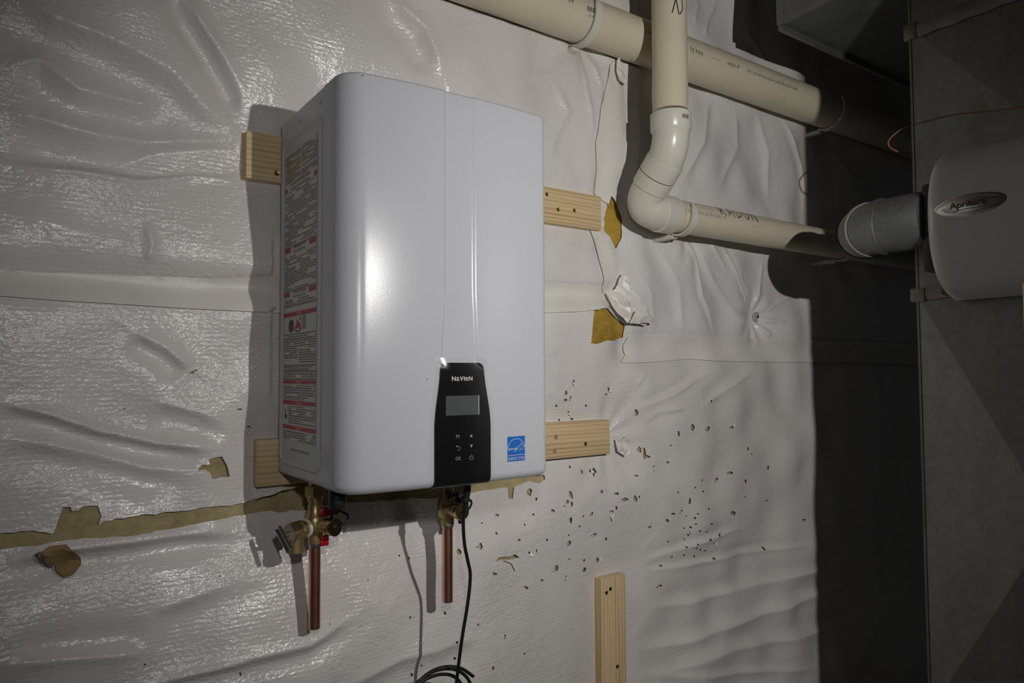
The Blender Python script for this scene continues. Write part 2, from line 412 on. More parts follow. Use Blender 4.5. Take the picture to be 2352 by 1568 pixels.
def height(X, Z):
    X = np.asarray(X, float); Z = np.asarray(Z, float)
    h = np.full(X.shape, .040)
    h += .040/(1+np.exp((Z+.15)/.035))*(1/(1+np.exp((X-.75)/.06)))          # lower blanket hangs proud
    h += .016/(1+np.exp(-(Z-.78)/.03))*(X < 1.0)
    for k, ph, a in zip(K, PH, AM): h += a*np.sin(k[0]*X+k[1]*Z+ph)
    for P, w, a, d, s in FW:
        n = len(P)-1; best = np.full(X.shape, 9.); tt = np.zeros(X.shape); sd = np.zeros(X.shape)
        for i in range(n):
            D, t, side = seg_dist(X, Z, P[i], P[i+1]); c = D < best
            best = np.where(c, D, best); tt = np.where(c, (i+t)/n, tt); sd = np.where(c, side, sd)
        env = np.clip(np.minimum(tt, 1-tt)*5, .15, 1)
        h += a*env*np.exp(-np.abs(best/w)**1.4)
        if d:
            q = best/(2.3*w)
            h -= d*env*np.where(sd*s > 0, q*np.exp(1-q*q)*.8, 0)
    for P, w, d in SEAMS:
        best = np.full(X.shape, 9.)
        for i in range(len(P)-1): best = np.minimum(best, seg_dist(X, Z, P[i], P[i+1])[0])
        h -= d*np.exp(-(best/w)**2)
    r = np.hypot(X-PLUG[0], Z-PLUG[1]); th = np.arctan2(Z-PLUG[1], X-PLUG[0])
    h -= .030*np.exp(-(r/.055)**2); h += .0035*np.cos(9*th+1)*np.exp(-((r-.06)/.04)**2)
    for c in HANGS:
        r = np.hypot(X-c[0], Z-c[1]); th = np.arctan2(Z-c[1], X-c[0])
        h -= .020*np.exp(-(r/.06)**2); h += .003*np.cos(7*th+c[0]*9)*np.exp(-((r-.07)/.04)**2)
    h = np.maximum(h, .004)
    for k, (x0, x1, z0, z1) in BOARDS.items():     # boards clamp the blanket flat
        D = np.hypot(np.maximum(np.maximum(x0-X, X-x1), 0), np.maximum(np.maximum(z0-Z, Z-z1), 0))
        th = np.arctan2(Z-(z0+z1)/2, X-x1)
        clamp = .012+(.15 if k == 'v' else .28)*np.maximum(D-.002, 0)+.0020*np.cos(10*th)*np.clip(D/.03, 0, 1)
        e_ = np.clip((h-clamp)/.030+.5, 0, 1); h = h+(clamp-h)*e_-.030*e_*(1-e_)*.5
    # behind the heater the blanket stays back
    inb = np.clip(np.minimum(np.minimum(X+.01, .43-X), np.minimum(Z+.035, .69-Z))/.03+1, 0, 1)
    h = np.where(inb > 0, np.minimum(h, .030*inb+.2*(1-inb)), h)
    # behind the two long pipes
    for zc, yc, r_, x0 in ((1.098, .105, .064, -9), (.626, .13, .053, .95)):
        lim = yc-np.sqrt(np.maximum(r_*r_-(Z-zc)**2, 0)); h = np.where((np.abs(Z-zc) < r_) & (X > x0), np.minimum(h, np.maximum(lim, .02)), h)
    return np.maximum(h, .006)
def H1(x, z): return float(height(np.array([x]), np.array([z]))[0])
def srf(px, py, lift=0.):
    h = .03
    for _ in range(4):
        p = onY(px, py, -(h+lift)); h = H1(p[0], p[2])
    return np.array([p[0], -(h+lift), p[2]])

# ------------------------------------------------------------------ tears and holes (picture outlines brought onto the sheet)
def c5(*a): return [(1100+x/2.852, 850+y/2.852) for x, y in a]
def c6(*a): return [(1250+x/2.76, 1000+y/2.76) for x, y in a]
TEARS = [
 [(-60, 1232), (0, 1225), (45, 1220), (75, 1218), (118, 1226), (124, 1222), (145, 1165), (163, 1164), (165, 1174), (180, 1172), (190, 1163), (225, 1161), (233, 1185), (225, 1210),
  (236, 1198), (300, 1186), (400, 1175), (470, 1165), (560, 1155), (584, 1145), (640, 1122), (690, 1108), (760, 1112), (850, 1112), (1000, 1104), (1120, 1096), (1250, 1090),
  (1252, 1100), (1238, 1110), (1216, 1104), (1196, 1112), (1181, 1118), (1178, 1145), (1168, 1146), (1166, 1118), (1130, 1124), (1096, 1128), (1010, 1144), (930, 1146), (840, 1152),
  (740, 1162), (700, 1172), (668, 1170), (640, 1177), (604, 1174), (570, 1180), (480, 1197), (400, 1213), (330, 1225), (285, 1232), (210, 1235), (150, 1240), (100, 1250), (0, 1262), (-60, 1268)],
 [(480, 1055), (510, 1048), (522, 1070), (528, 1096), (488, 1101), (483, 1085), (470, 1077), (455, 1080), (462, 1068), (482, 1066)],
 [(1413, 390), (1416, 400), (1408, 430), (1402, 450), (1415, 470), (1428, 500), (1428, 545), (1412, 572), (1400, 545), (1386, 530), (1385, 500), (1392, 470), (1400, 440)],
 [(1365, 712), (1395, 708), (1420, 735), (1435, 745), (1430, 775), (1408, 783), (1395, 781), (1370, 790), (1358, 788), (1362, 742)],
 c5((105, 1255), (130, 1225), (200, 1220), (235, 1205), (265, 1225), (200, 1240), (140, 1242)),
]
HOLES5 = [(620, 72, 12, 20), (570, 150, 14, 26), (568, 195, 22, 18), (600, 178, 10, 20), (505, 232, 12, 20), (700, 232, 14, 12), (587, 272, 12, 10), (525, 326, 12, 16), (608, 320, 20, 16),
 (848, 125, 12, 26), (832, 160, 14, 12), (1522, 203, 12, 16), (1030, 275, 18, 40), (1400, 375, 26, 36), (1500, 382, 34, 28), (1656, 376, 18, 18), (1308, 418, 12, 30), (958, 500, 18, 60), (1052, 520, 18, 30),
 (1082, 540, 16, 60), (1104, 565, 34, 16), (1256, 492, 14, 10), (1238, 604, 20, 14), (1640, 672, 34, 16), (1555, 714, 16, 16), (672, 662, 12, 30), (752, 660, 24, 50), (728, 660, 10, 24), (596, 634, 12, 14),
 (900, 808, 26, 16), (806, 794, 12, 18), (955, 848, 36, 22), (1024, 842, 22, 36), (1050, 830, 8, 18), (604, 820, 20, 40), (580, 862, 20, 30), (608, 880, 16, 30), (480, 920, 26, 16), (560, 885, 8, 20), (740, 940, 10, 20),
 (684, 955, 10, 14), (600, 985, 16, 34), (870, 925, 32, 10), (900, 900, 10, 30), (330, 800, 26, 34), (374, 843, 12, 18), (356, 946, 14, 18), (120, 950, 30, 12), (20, 1000, 14, 14), (300, 1010, 10, 14), (115, 1068, 16, 12),
 (12, 1155, 20, 40), (260, 1112, 20, 16), (444, 1110, 16, 16), (330, 1195, 14, 12), (378, 1185, 8, 30), (100, 1332, 36, 22), (505, 1295, 22, 36), (410, 1376, 18, 16), (308, 1424, 24, 20), (572, 1350, 12, 14), (690, 1245, 14, 20),
 (690, 1305, 20, 30), (775, 1240, 18, 26), (590, 1135, 26, 34), (588, 1080, 10, 14), (758, 1076, 24, 14), (660, 1024, 12, 18), (832, 1104, 14, 20), (1232, 985, 20, 18), (1380, 860, 14, 40), (1666, 936, 32, 20), (1118, 1028, 18, 12),
 (1418, 770, 10, 10), (1468, 792, 18, 10), (1462, 722, 10, 10), (1305, 800, 18, 8), (1505, 908, 12, 12), (1328, 920, 12, 10), (1275, 940, 30, 10), (1358, 955, 10, 8), (1436, 940, 14, 8), (1412, 968, 14, 12), (1525, 1008, 18, 10),
 (1385, 1028, 20, 12), (1345, 1034, 10, 10), (1420, 1008, 18, 10), (1450, 1055, 10, 10), (1488, 1058, 20, 8), (1370, 1078, 12, 12), (1576, 1084, 16, 12), (1346, 1108, 10, 10), (1518, 1112, 18, 14), (1540, 1135, 10, 10),
 (1240, 1122, 12, 8), (1410, 1165, 12, 10), (1438, 1142, 12, 10), (1358, 1160, 16, 10), (1450, 1175, 10, 10), (1482, 1182, 16, 12), (1342, 1212, 18, 8), (1410, 1220, 12, 14), (1262, 1224, 16, 8), (1540, 1232, 20, 12), (1188, 1280, 18, 12),
 (1188, 1410, 20, 10), (592, 1238, 12, 8), (1030, 690, 20, 10), (1145, 630, 14, 8)]
HOLES6 = [(1200, 492, 26, 22), (1390, 716, 16, 22), (1076, 780, 22, 14), (1292, 85, 14, 20), (1316, 118, 12, 8), (1418, 204, 12, 26), (1276, 290, 14, 20), (1274, 388, 8, 12), (1410, 412, 10, 10), (1646, 534, 20, 14)]
HOLES_PX = [(440, 856, 12, 7), (452, 850, 10, 4), (285, 938, 8, 5), (550, 940, 16, 5), (570, 980, 14, 5), (532, 752, 16, 4), (333, 1525, 9, 5), (185, 1552, 9, 5), (505, 1322, 6, 8), (552, 1548, 5, 14), (545, 1555, 3, 8),
 (666, 1262, 16, 5), (790, 1284, 5, 4), (846, 1332, 4, 5), (917, 1276, 5, 12), (939, 1280, 5, 10), (1054, 1266, 12, 16), (942, 1417, 7, 8), (1022, 1408, 9, 9), (1098, 1434, 10, 6), (1050, 1475, 9, 9), (1160, 1462, 6, 12), (968, 1528, 9, 6),
 (945, 1550, 9, 12), (1044, 1512, 7, 10), (1132, 1534, 7, 10), (1208, 1350, 8, 7), (1136, 1318, 12, 9), (1205, 1500, 6, 5), (757, 1432, 5, 4)]
def blob(cx, cy, w, h, n=9):
    o = rng.uniform(.55, 1.15, n); a0 = rng.uniform(0, 6.28); sk = rng.uniform(-.5, .5)
    return [(cx+w/2*o[i]*math.cos(a0+6.283*i/n)+sk*h/2*math.sin(a0+6.283*i/n)*.6, cy+h/2*o[i]*math.sin(a0+6.283*i/n)) for i in range(n)]
small = [blob(1100+x/2.852, 850+y/2.852, w/2.852*1.4, h/2.852*1.4) for x, y, w, h in HOLES5]
small += [blob(1250+x/2.76, 1000+y/2.76, w/2.76*1.35, h/2.76*1.35) for x, y, w, h in HOLES6]
small += [blob(*q) for q in HOLES_PX]
CUTS = []
for P in TEARS:
    Q = []
    for i in range(len(P)):       # ragged edge between the traced points
        a = np.array(P[i], float); b = np.array(P[(i+1) % len(P)], float); n = max(1, int(np.linalg.norm(b-a)/14))
        for k in range(n):
            j = 0 if k == 0 else rng.normal(0, 1.3); q = a+(b-a)*k/n; Q.append((q[0], q[1]+j))
    CUTS.append(np.array([srf(*q)[[0, 2]] for q in Q]))
for P in small:
    c = srf(*np.mean(P, 0)); h = -c[1]
    CUTS.append(np.array([onY(*q, -h)[[0, 2]] for q in P]))
def inside(X, Z, P):
    r = np.zeros(X.shape, bool); n = len(P)
    for i in range(n):
        x0, z0 = P[i]; x1, z1 = P[(i+1) % n]
        c = ((z0 > Z) != (z1 > Z)) & (X < (x1-x0)*(Z-z0)/(z1-z0+1e-15)+x0); r ^= c
    return r

# ------------------------------------------------------------------ the setting
wall = single('wall_back', box((-1.6, .012, -1.36), (3.4, .11, 1.95)), CONC, kind='structure', smooth=False)
single('floor', box((-1.6, -3.2, -1.42), (3.4, .11, -1.36)), CONC, kind='structure', smooth=False)
ceil = single('ceiling', box((-1.6, -3.2, 1.95), (3.4, .11, 1.98)), JOIST, kind='structure', smooth=False)
def lines(lo, hi, a, b, step, grow=1.18):
    core = list(np.arange(a, b+step/2, step)); s = step; x = a; L = []
    while x > lo: s *= grow; x -= s; L.append(max(x, lo))
    R_ = []; s = step; x = core[-1]
    while x < hi: s *= grow; x += s; R_.append(min(x, hi))
    return np.array(L[::-1]+core+R_)
STEP = .0036
gx = lines(-1.5, 3.3, -.50, 1.96, STEP); gz = lines(-1.34, 1.92, -.92, 1.46, STEP)
GX, GZ = np.meshgrid(gx, gz, indexing='ij')
GH = height(GX, GZ)
CX = (GX[:-1, :-1]+GX[1:, 1:])/2; CZ = (GZ[:-1, :-1]+GZ[1:, 1:])/2
gone = np.zeros(CX.shape, bool); SX = GX.copy(); SZ = GZ.copy()
for P in CUTS:
    i0, i1 = np.searchsorted(gx, [P[:, 0].min()-.008, P[:, 0].max()+.008]); j0, j1 = np.searchsorted(gz, [P[:, 1].min()-.008, P[:, 1].max()+.008])
    i0 = max(i0-1, 0); j0 = max(j0-1, 0); sl = np.s_[i0:i1+1, j0:j1+1]
    ins = inside(CX[sl], CZ[sl], P); gone[sl] |= ins
    if not ins.any(): continue
    # bring the vertices on the rim of the cut onto the traced outline
    a = np.zeros((ins.shape[0]+1, ins.shape[1]+1), int); c = a.copy()
    for di in (0, 1):
        for dj in (0, 1): a[di:di+ins.shape[0], dj:dj+ins.shape[1]] += ins; c[di:di+ins.shape[0], dj:dj+ins.shape[1]] += 1
    rim = np.argwhere((a > 0) & (a < c))
    A = P; B = np.roll(P, -1, 0)
    for i, j in rim:
        x, z = GX[i0+i, j0+j], GZ[i0+i, j0+j]; d = B-A
        t = np.clip(((x-A[:, 0])*d[:, 0]+(z-A[:, 1])*d[:, 1])/((d**2).sum(1)+1e-12), 0, 1)
        q = A+d*t[:, None]; e = np.hypot(q[:, 0]-x, q[:, 1]-z); k = e.argmin()
        if e[k] < STEP*1.3: SX[i0+i, j0+j], SZ[i0+i, j0+j] = q[k]
# three sheets: upper left, upper right, and the long lower one
def zline(P):
    P = sorted(P); xs = [p[0] for p in P]; zs = [p[1] for p in P]
    return lambda X: np.interp(X, xs, zs)
zl = zline(wl(SEAM_L)); zr = zline(wl(SEAM_R))
V_ = sorted([(z, x) for x, z in wl(SEAM_V)]); xv = lambda Z: np.interp(Z, [v[0] for v in V_], [v[1] for v in V_])
right = CX > xv(CZ)
upper = np.where(right, CZ > zr(CX), CZ > zl(CX))
def sheet(name, keep, m, label, lift):
    idx = np.full(GX.shape, -1, int); I, J = np.nonzero(keep & ~gone)
    for di, dj in ((0, 0), (1, 0), (1, 1), (0, 1)): idx[I+di, J+dj] = 0
    used = np.argwhere(idx == 0); idx[idx == 0] = np.arange(len(used))
    u = (used[:, 0], used[:, 1])
    co = np.stack([SX[u], -(GH[u]+lift), SZ[u]], 1)
    q = np.stack([idx[I, J], idx[I+1, J], idx[I+1, J+1], idx[I, J+1]], 1)
    me = bpy.data.meshes.new(name); me.vertices.add(len(co)); me.vertices.foreach_set('co', co.ravel())
    me.loops.add(q.size); me.loops.foreach_set('vertex_index', q.ravel().astype(np.int32))
    me.polygons.add(len(q)); me.polygons.foreach_set('loop_start', np.arange(0, q.size, 4, dtype=np.int32))
    me.polygons.foreach_set('use_smooth', np.ones(len(q), bool)); me.update(calc_edges=True); me.validate()
    me.materials.append(m); o = bpy.data.objects.new(name, me); COL.objects.link(o); o.parent = wall; o['label'] = label
    return o
sheet('poly_sheet', upper & ~right, POLY_L, 'glossy white woven poly sheet bulging above the long seam', .003)
sheet('poly_sheet', upper & right, POLY_R, 'smooth white poly sheet draped behind the two plastic pipes', 0.)
sheet('poly_sheet', ~upper, POLY_L, 'glossy white woven poly sheet full of holes under the heater', 0.)
# fibreglass behind the tears
bx_ = np.arange(-.62, 1.98, .012); bz_ = np.arange(-.75, .95, .012); BX, BZ = np.meshgrid(bx_, bz_, indexing='ij')
BH = height(BX, BZ)-.0075+.0022*np.sin(41*BX+7*np.sin(19*BZ))*np.sin(53*BZ+5*np.sin(23*BX))
nb = BX.shape[1]
V = np.stack([BX.ravel(), -np.maximum(BH, -.010).ravel(), BZ.ravel()], 1)
F = [(i*nb+j, (i+1)*nb+j, (i+1)*nb+j+1, i*nb+j+1) for i in range(BX.shape[0]-1) for j in range(nb-1)]
def batt(keep, m, label):
    Ff = [f for f in F if keep(V[f[0]])]; ids = sorted({i for f in Ff for i in f}); mp = {a: b for b, a in enumerate(ids)}
    single('insulation_batt', ([V[i] for i in ids], [tuple(mp[i] for i in f) for f in Ff]), m, parent=wall, label=label)
batt(lambda p: p[0] < .80 or p[2] < .17, INSUL, 'brown fibreglass showing through the long torn strip')
batt(lambda p: p[0] >= .79 and p[2] >= .16, INSUL_Y, 'bright yellow fibreglass behind the torn sheet edge')

def drape(poly, lift, dens=.012, wob=0.):
    """picture outline laid onto the sheet"""
    P = [srf(*q) for q in poly]; c2 = [(p[0], p[2]) for p in P]; n = len(c2)
    pts = []
    for i in range(n):
        a = np.array(c2[i]); b = np.array(c2[(i+1) % n]); k = max(1, int(np.linalg.norm(b-a)/dens))
        pts += [a+(b-a)*t/k for t in range(k)]
    m_ = len(pts); A = np.array(pts); edges = [(i, (i+1) % m_) for i in range(m_)]
    ix = np.arange(A[:, 0].min(), A[:, 0].max(), dens); iz = np.arange(A[:, 1].min(), A[:, 1].max(), dens)
    IX, IZ = np.meshgrid(ix, iz); IX = IX.ravel(); IZ = IZ.ravel(); ok = inside(IX, IZ, A)
    allp = [Vector(p) for p in A]+[Vector((x, z)) for x, z in zip(IX[ok], IZ[ok])]
    vs_, es_, fs_, *_ = delaunay_2d_cdt(allp, edges, [tuple(range(m_))], 1, 1e-6)
    X = np.array([v[0] for v in vs_]); Z = np.array([v[1] for v in vs_]); Hh = height(X, Z)+lift
    if wob: Hh = Hh+wob*(1+np.sin(130*X+40*Z+3*np.sin(70*Z)))+wob*.6*rng.random(len(X))
    return [(x, -h, z) for x, h, z in zip(X, Hh, Z)], [tuple(f)[::-1] for f in fs_]
def tape(poly, lift, label=None, m=TAPE, name='seam_tape', wob=0.): return single(name, drape(poly, lift, wob=wob), m, parent=wall, label=label)
tape([(-120, 622), (0, 625), (160, 628), (320, 634), (480, 640), (590, 638), (640, 634), (700, 636), (700, 722), (640, 719), (580, 716), (460, 710), (330, 702), (160, 692), (0, 680), (-120, 674)], .0062,
     'matte white seam tape running left of the heater')
tape([(1230, 652), (1300, 652), (1378, 655), (1384, 668), (1398, 682), (1396, 702), (1372, 711), (1320, 716), (1230, 719)], .0062, 'short matte seam tape between heater and crumpled flap')
tape([(1428, 792), (1440, 772), (1520, 771), (1620, 774), (1740, 778), (1870, 781), (2000, 785), (2120, 790), (2120, 838), (2000, 834), (1870, 832), (1760, 831), (1640, 829), (1580, 824), (1500, 831), (1436, 834), (1422, 832), (1432, 815)], .0058,
     'wide matte seam tape under the plastic pipes')
tape([(1398, 150), (1410, 140), (1416, 190), (1428, 235), (1426, 300), (1424, 390), (1414, 400), (1404, 440), (1394, 470), (1360, 445), (1366, 390), (1364, 330), (1376, 250)], .0075, 'upright seam tape beside the torn yellow gap')
tape([(1350, 520), (1392, 545), (1402, 580), (1408, 650), (1396, 690), (1378, 660), (1372, 600), (1362, 560)], .0085, 'narrow upright tape above the crumpled flap')
# loose flaps
def c4(*a): return [(1220+x/3.459, 560+y/3.459) for x, y in a]
def crumple(poly, lift, amp, m, label, name='loose_flap', dens=.013):
    V, F = drape(poly, lift, dens)
    V = [(x+rng.normal(0, amp*.12), y-abs(rng.normal(0, amp)), z+rng.normal(0, amp*.12)) for x, y, z in V]
    return single(name, (V, F), m, parent=wall, label=label, smooth=False)
crumple(c4((555, 395), (610, 370), (690, 240), (735, 275), (775, 370), (850, 480), (930, 600), (870, 650), (750, 640), (700, 630), (650, 560), (610, 500)), .016, .007, TAPE, 'crumpled white tape flap hanging over the yellow fibreglass', dens=.015)
crumple(c4((760, 540), (850, 520), (915, 630), (710, 635)), .030, .007, TAPE, 'folded over tip of the crumpled flap', dens=.02)
tape([(85+x, y) for x, y in [(0, 1274), (28, 1250), (66, 1246), (98, 1275), (100, 1292), (83, 1314), (62, 1322), (44, 1308), (38, 1290), (26, 1296), (15, 1284)]], .010, 'brown fibre flap folded down from the torn strip', KRAFT, 'loose_flap', .002)
tape([(80, 1268), (92, 1262), (118, 1282), (122, 1296), (112, 1300), (100, 1288), (90, 1284)], .013, None, mat('grey_backing', (.13, .13, .125), .7), 'loose_flap')
crumple([(578, 1146), (600, 1138), (640, 1124), (676, 1118), (672, 1113), (640, 1117), (604, 1128), (584, 1140)], .014, .005, FLAP, 'curled white lip above the torn strip', dens=.014)
crumple([(1405, 136), (1411, 150), (1420, 170), (1431, 194), (1424, 200), (1410, 190), (1404, 170)], .018, .004, FLAP, 'curled cream edge of the sheet under the big pipe', dens=.014)
crumple([(1404, 1008), (1418, 1002), (1440, 1008), (1438, 1040), (1424, 1046), (1408, 1034)], .012, .006, FLAP, 'puckered poly beside the end of the lower board', dens=.012)
tape(c5((150, 1240), (235, 1240), (232, 1315), (205, 1262)), .006, None, FLAP, 'loose_flap')
# small lips standing off the holes
lips = []
for k, P in enumerate(CUTS[len(TEARS):len(TEARS)+len(HOLES5)]):
    if k % 3 == 0:
        c = P.mean(0); w = np.ptp(P[:, 0])*.6+.003; a = rng.uniform(0, 6.28); h = H1(*c)
        d = np.array([math.cos(a), math.sin(a)]); n = np.array([-d[1], d[0]]); e = c+d*w
        T = [c+d*w*.5+n*w*.55, c+d*w*.5-n*w*.55, e+d*w*.5]
        lips.append(([(T[0][0], -(h+.001), T[0][1]), (T[1][0], -(h+.001), T[1][1]), (T[2][0], -(h+.006), T[2][1])], [(0, 1, 2)]))
for L in lips: single('torn_lip', L, FLAP, parent=wall, smooth=False)
# washer plug pinning the sheet
pc = srf(1735, 728); pc[1] -= .004
plug = Thing('insulation_washer', 'round grey washer pinning the sheet below the lower pipe', 'washer', pc)
plug.part('disc', lathe(pc+[0, .006, 0], (0, -1, 0), [(0, .018), (.004, .018), (.006, .015), (.005, .009)]), DIAL)
plug.part('pin', lathe(pc, (0, -1, 0), [(0, .005), (.003, .005), (.004, .003)], 12), STEEL)

# ------------------------------------------------------------------ timber boards
def board(name, label, x0, x1, z0, z1, m, screws, loc):
    t = Thing(name, label, 'board', loc)
    t.part('plank', box((x0, -.038, z0), (x1, -.0005, z1), .0018), m, angle=30)
    for px, py in screws:
        c = onY(px, py, -.038)
        t.part('screw', lathe((c[0], -.0378, c[2]), (0, -1, 0), [(0, .0052), (.0012, .0052), (.0004, .003), (.0002, .0012)], 14), SCREW)
    return t
t = board('wood_board', 'long pine board behind the top of the heater, with a split screwed end', *BOARDS['ul'], WOOD_H, [(1256, 446), (1319, 483), (1282, 481), (636, 398)], (.4, 0, .580))
t = board('wood_board', 'long pine board behind the bottom of the heater', *BOARDS['ll'], WOOD_H, [(1345, 1019)], (.4, 0, -.022))
for px, py in ((1277, 1003), (1274, 1035)):
    c = onY(px, py, -.0381); t.part('knot', lathe(c, (0, -1, 0), [(0, .0062), (.0004, .0058), (.0005, .003)], 16), mat('pine_knot', (.36, .22, .10), .7))
board('wood_board', 'short upright pine board standing alone at the lower right', *BOARDS['v'], WOOD_V, [(1393, 1361), (1418, 1530), (1402, 1352)], (.9, 0, -1.30))

# ------------------------------------------------------------------ tankless water heater
HW, HZ, YB, YS = .4135, .696, -.0385, -.285
ht = Thing('water_heater', 'white wall-hung tankless water heater with black control panel', 'water heater', (HW/2, YB, 0))
def yfront(x):
    """plan of the front sheet: turned a little left on the left panel, right on the right panel"""
    if x < .17: s0, s1 = .150, .045; return -.3680-(s0*x+(s1-s0)*x*x/(2*.17))
    y = -.3680-(.150+.045)*.17/2
    if x < .25: t = x-.17; return y-.045*t+.045*t*t/(2*.08)
    y -= .045*.08/2
    t = x-.25; return y+.085*t*t/(2*.1635)+.006*t
def chan(x, z):
    """recessed strip down the middle, widening towards the panel"""
    f = max(0, min(1, (.36-z)/.16))**1.6
    a, b = .181-.010*f, .247+.010*f
    w1, w2 = .004, .010
    up = min(max((x-a)/w1, 0), 1); dn = min(max((b-x)/w2, 0), 1)
    s = min(up, dn); return .0032*(s*s*(3-2*s))
R1, R2 = .047, .016
prof = []
phi = math.radians(82); ex = R1*(1-math.cos(phi)); yc = yfront(ex)+R1*math.sin(phi)
for y in np.linspace(YS, yc, 4)[:-1]: prof.append((0., y))
for a in np.linspace(0, phi, 13): prof.append((R1*(1-math.cos(a)), yc-R1*math.sin(a)))
for x in np.concatenate([np.linspace(ex, .170, 12)[1:], np.linspace(.171, .262, 46), np.linspace(.266, HW-R2, 14)]): prof.append((x, yfront(x)))
yc2 = yfront(HW-R2)+R2
for a in np.linspace(0, math.pi/2, 9)[1:]: prof.append((HW-R2+R2*math.sin(a), yc2-R2*math.cos(a)))
for y in np.linspace(yc2, YS, 4)[1:]: prof.append((HW, y))
prof = np.array(prof); T = np.gradient(prof, axis=0); T /= np.linalg.norm(T, axis=1)[:, None]; NI = np.stack([-T[:, 1], T[:, 0]], 1)*-1
# NI must point inwards
cen = np.array([HW/2, -.2]); NI = np.where(((cen-prof)*NI).sum(1)[:, None] < 0, -NI, NI)
def skin(profile, inward, z0, z1, rb, rt, nz, fn=None):
    rows = []
    for a in np.linspace(0, math.pi/2, 7): rows.append((z0+rb*(1-math.sin(a)) if False else z0+rb*(1-math.cos(a)), rb*(1-math.sin(a))))
    for z in np.linspace(z0+rb, z1-rt, nz)[1:-1]: rows.append((z, 0))
    for a in np.linspace(math.pi/2, 0, 7): rows.append((z1-rt*(1-math.cos(a)), rt*(1-math.sin(a))))
    V = []; n = len(profile); F = []
    for z, off in rows:
        for (x, y), nn in zip(profile, inward):
            yy = y+(fn(x, z) if fn and y < -.34 else 0)
            V.append((x+nn[0]*off, yy+nn[1]*off, z))
    for i in range(len(rows)-1):
        for k in range(n-1): F.append((i*n+k, i*n+k+1, (i+1)*n+k+1, (i+1)*n+k))
    F.append(tuple(range(n-1, -1, -1))); F.append(tuple((len(rows)-1)*n+k for k in range(n)))
    return V, F
ht.part('front_cover', skin(prof, NI, 0., HZ, .016, .006, 46, chan), WHITE, angle=28)
# casing behind the seam
cp = [(0.0012, YS+.0010)]+[(0.0012, y) for y in np.linspace(YS+.004, YB-.010, 6)]+[(.0012+.008*(1-math.cos(a)), YB-.010+.0095*math.sin(a)) for a in np.linspace(.3, 1.57, 4)]
cp += [(HW-x, y) for x, y in cp[::-1]]
cp = np.array(cp); ci = np.zeros_like(cp); ci[:, 0] = np.where(cp[:, 0] < HW/2, 1, -1)
case = ht.part('casing', skin(cp, ci, .003, HZ-.0015, .010, .004, 8), SIDE, angle=28)
# pressed frame around the labels
def rrect(y0, y1, z0, z1, r, n=7):
    out = []
    for cy, cz, a0 in ((y1-r, z1-r, 0), (y0+r, z1-r, 90), (y0+r, z0+r, 180), (y1-r, z0+r, 270)):
        for a in np.linspace(a0, a0+90, n): out.append((cy+r*math.cos(math.radians(a)), cz+r*math.sin(math.radians(a))))
    return out
def ring_side(y0, y1, z0, z1, r, w, hgt):
    o = rrect(y0, y1, z0, z1, r); secs = [(0, 0), (w*.3, hgt), (w*.7, hgt), (w, 0)]
    V = []; n = len(o); F = []
    for d, hh in secs:
        q = rrect(y0+d, y1-d, z0+d, z1-d, max(r-d, .004))
        V += [(.0011-hh, y, z) for y, z in q]
    for s in range(3):
        for k in range(n): k2 = (k+1) % n; F.append((s*n+k, s*n+k2, (s+1)*n+k2, (s+1)*n+k))
    return V, F
ht.part('pressed_frame', ring_side(-.274, -.058, .024, .652, .022, .011, .0030), SIDE)
for y, z, r in ((-.262, .672, .0042), (-.160, .668, .0030), (-.085, .668, .0026)):
    ht.part('screw', lathe((.0014, y, z), (-1, 0, 0), [(0, r), (.0012, r), (.0018, r*.5)], 12), SOLDER)
ht.part('slot', box((.0004, -.222, .0545), (.002, -.122, .0575)), PRINT_G)
def onside(eps=.0004): return lambda u, v: (.0010-eps, -u, v)   # u = distance from the wall
def side_quad(u0, u1, z0, z1, eps): return [(.0010-eps, -u0, z0), (.0010-eps, -u1, z0), (.0010-eps, -u1, z1), (.0010-eps, -u0, z1)], [(0, 1, 2, 3)]
U0, U1 = .076, .254
lab = ht.part('rating_label', join(side_quad(U0, U1, .070, .621, .0003)), PAPER, smooth=False, label='tall white label of instructions and warnings with red bars')
lab_parts = []
def red(u0, u1, z0, z1): ht.part('red_bar', side_quad(u0, u1, z0, z1, .0008), RED, lab, smooth=False)
def fine(u0, u1, z0, z1, m=FINE): ht.part('fine_print', side_quad(u0, u1, z0, z1, .0005), m, lab, smooth=False)
def word(s, uc, z, size, m, xs=.62, eps=.0011): ht.part('print', map2(text(s, size, 'CENTER', xs), lambda a, b: (.0010-eps, -(uc+a), z+b)), m, lab, smooth=False)
def rule(z): ht.part('print_rule', side_quad(U0, U1, z-.0006, z+.0006, .0008), PRINT_K, lab, smooth=False)
fine(U0+.002, .166, .564, .618, FINE_T); fine(.172, U1-.002, .564, .618, FINE_T)
red(.077, .090, .547, .556); red(.238, .252, .547, .556)
word('FOR YOUR SAFETY READ BEFORE OPERATING', .164, .5555, .0085, PRINT_K); word('POUR VOTRE SECURITE LIRE AVANT DE METTRE EN MARCHE', .164, .547, .0064, PRINT_K, .6)
fine(U0+.003, U1-.003, .441, .545); rule(.4385)
red(.078, .112, .4285, .4370); red(.216, .250, .4285, .4370)
word('OPERATING INSTRUCTION', .164, .4325, .0085, PRINT_K); word('INSTRUCTIONS DE MISE EN MARCHE', .164, .4245, .0064, PRINT_K, .6)
fine(U0+.003, U1-.003, .357, .422); rule(.3545)
red(.078, .108, .3435, .3525); red(.216, .250, .3435, .3525)
word('TO TURN OFF GAS TO APPLIANCE', .163, .3475, .0080, PRINT_K); word("Comment couper l'admission de gaz de l'appareil", .163, .3405, .0060, PRINT_K, .6)
fine(U0+.003, U1-.003, .327, .3385); rule(.3247)
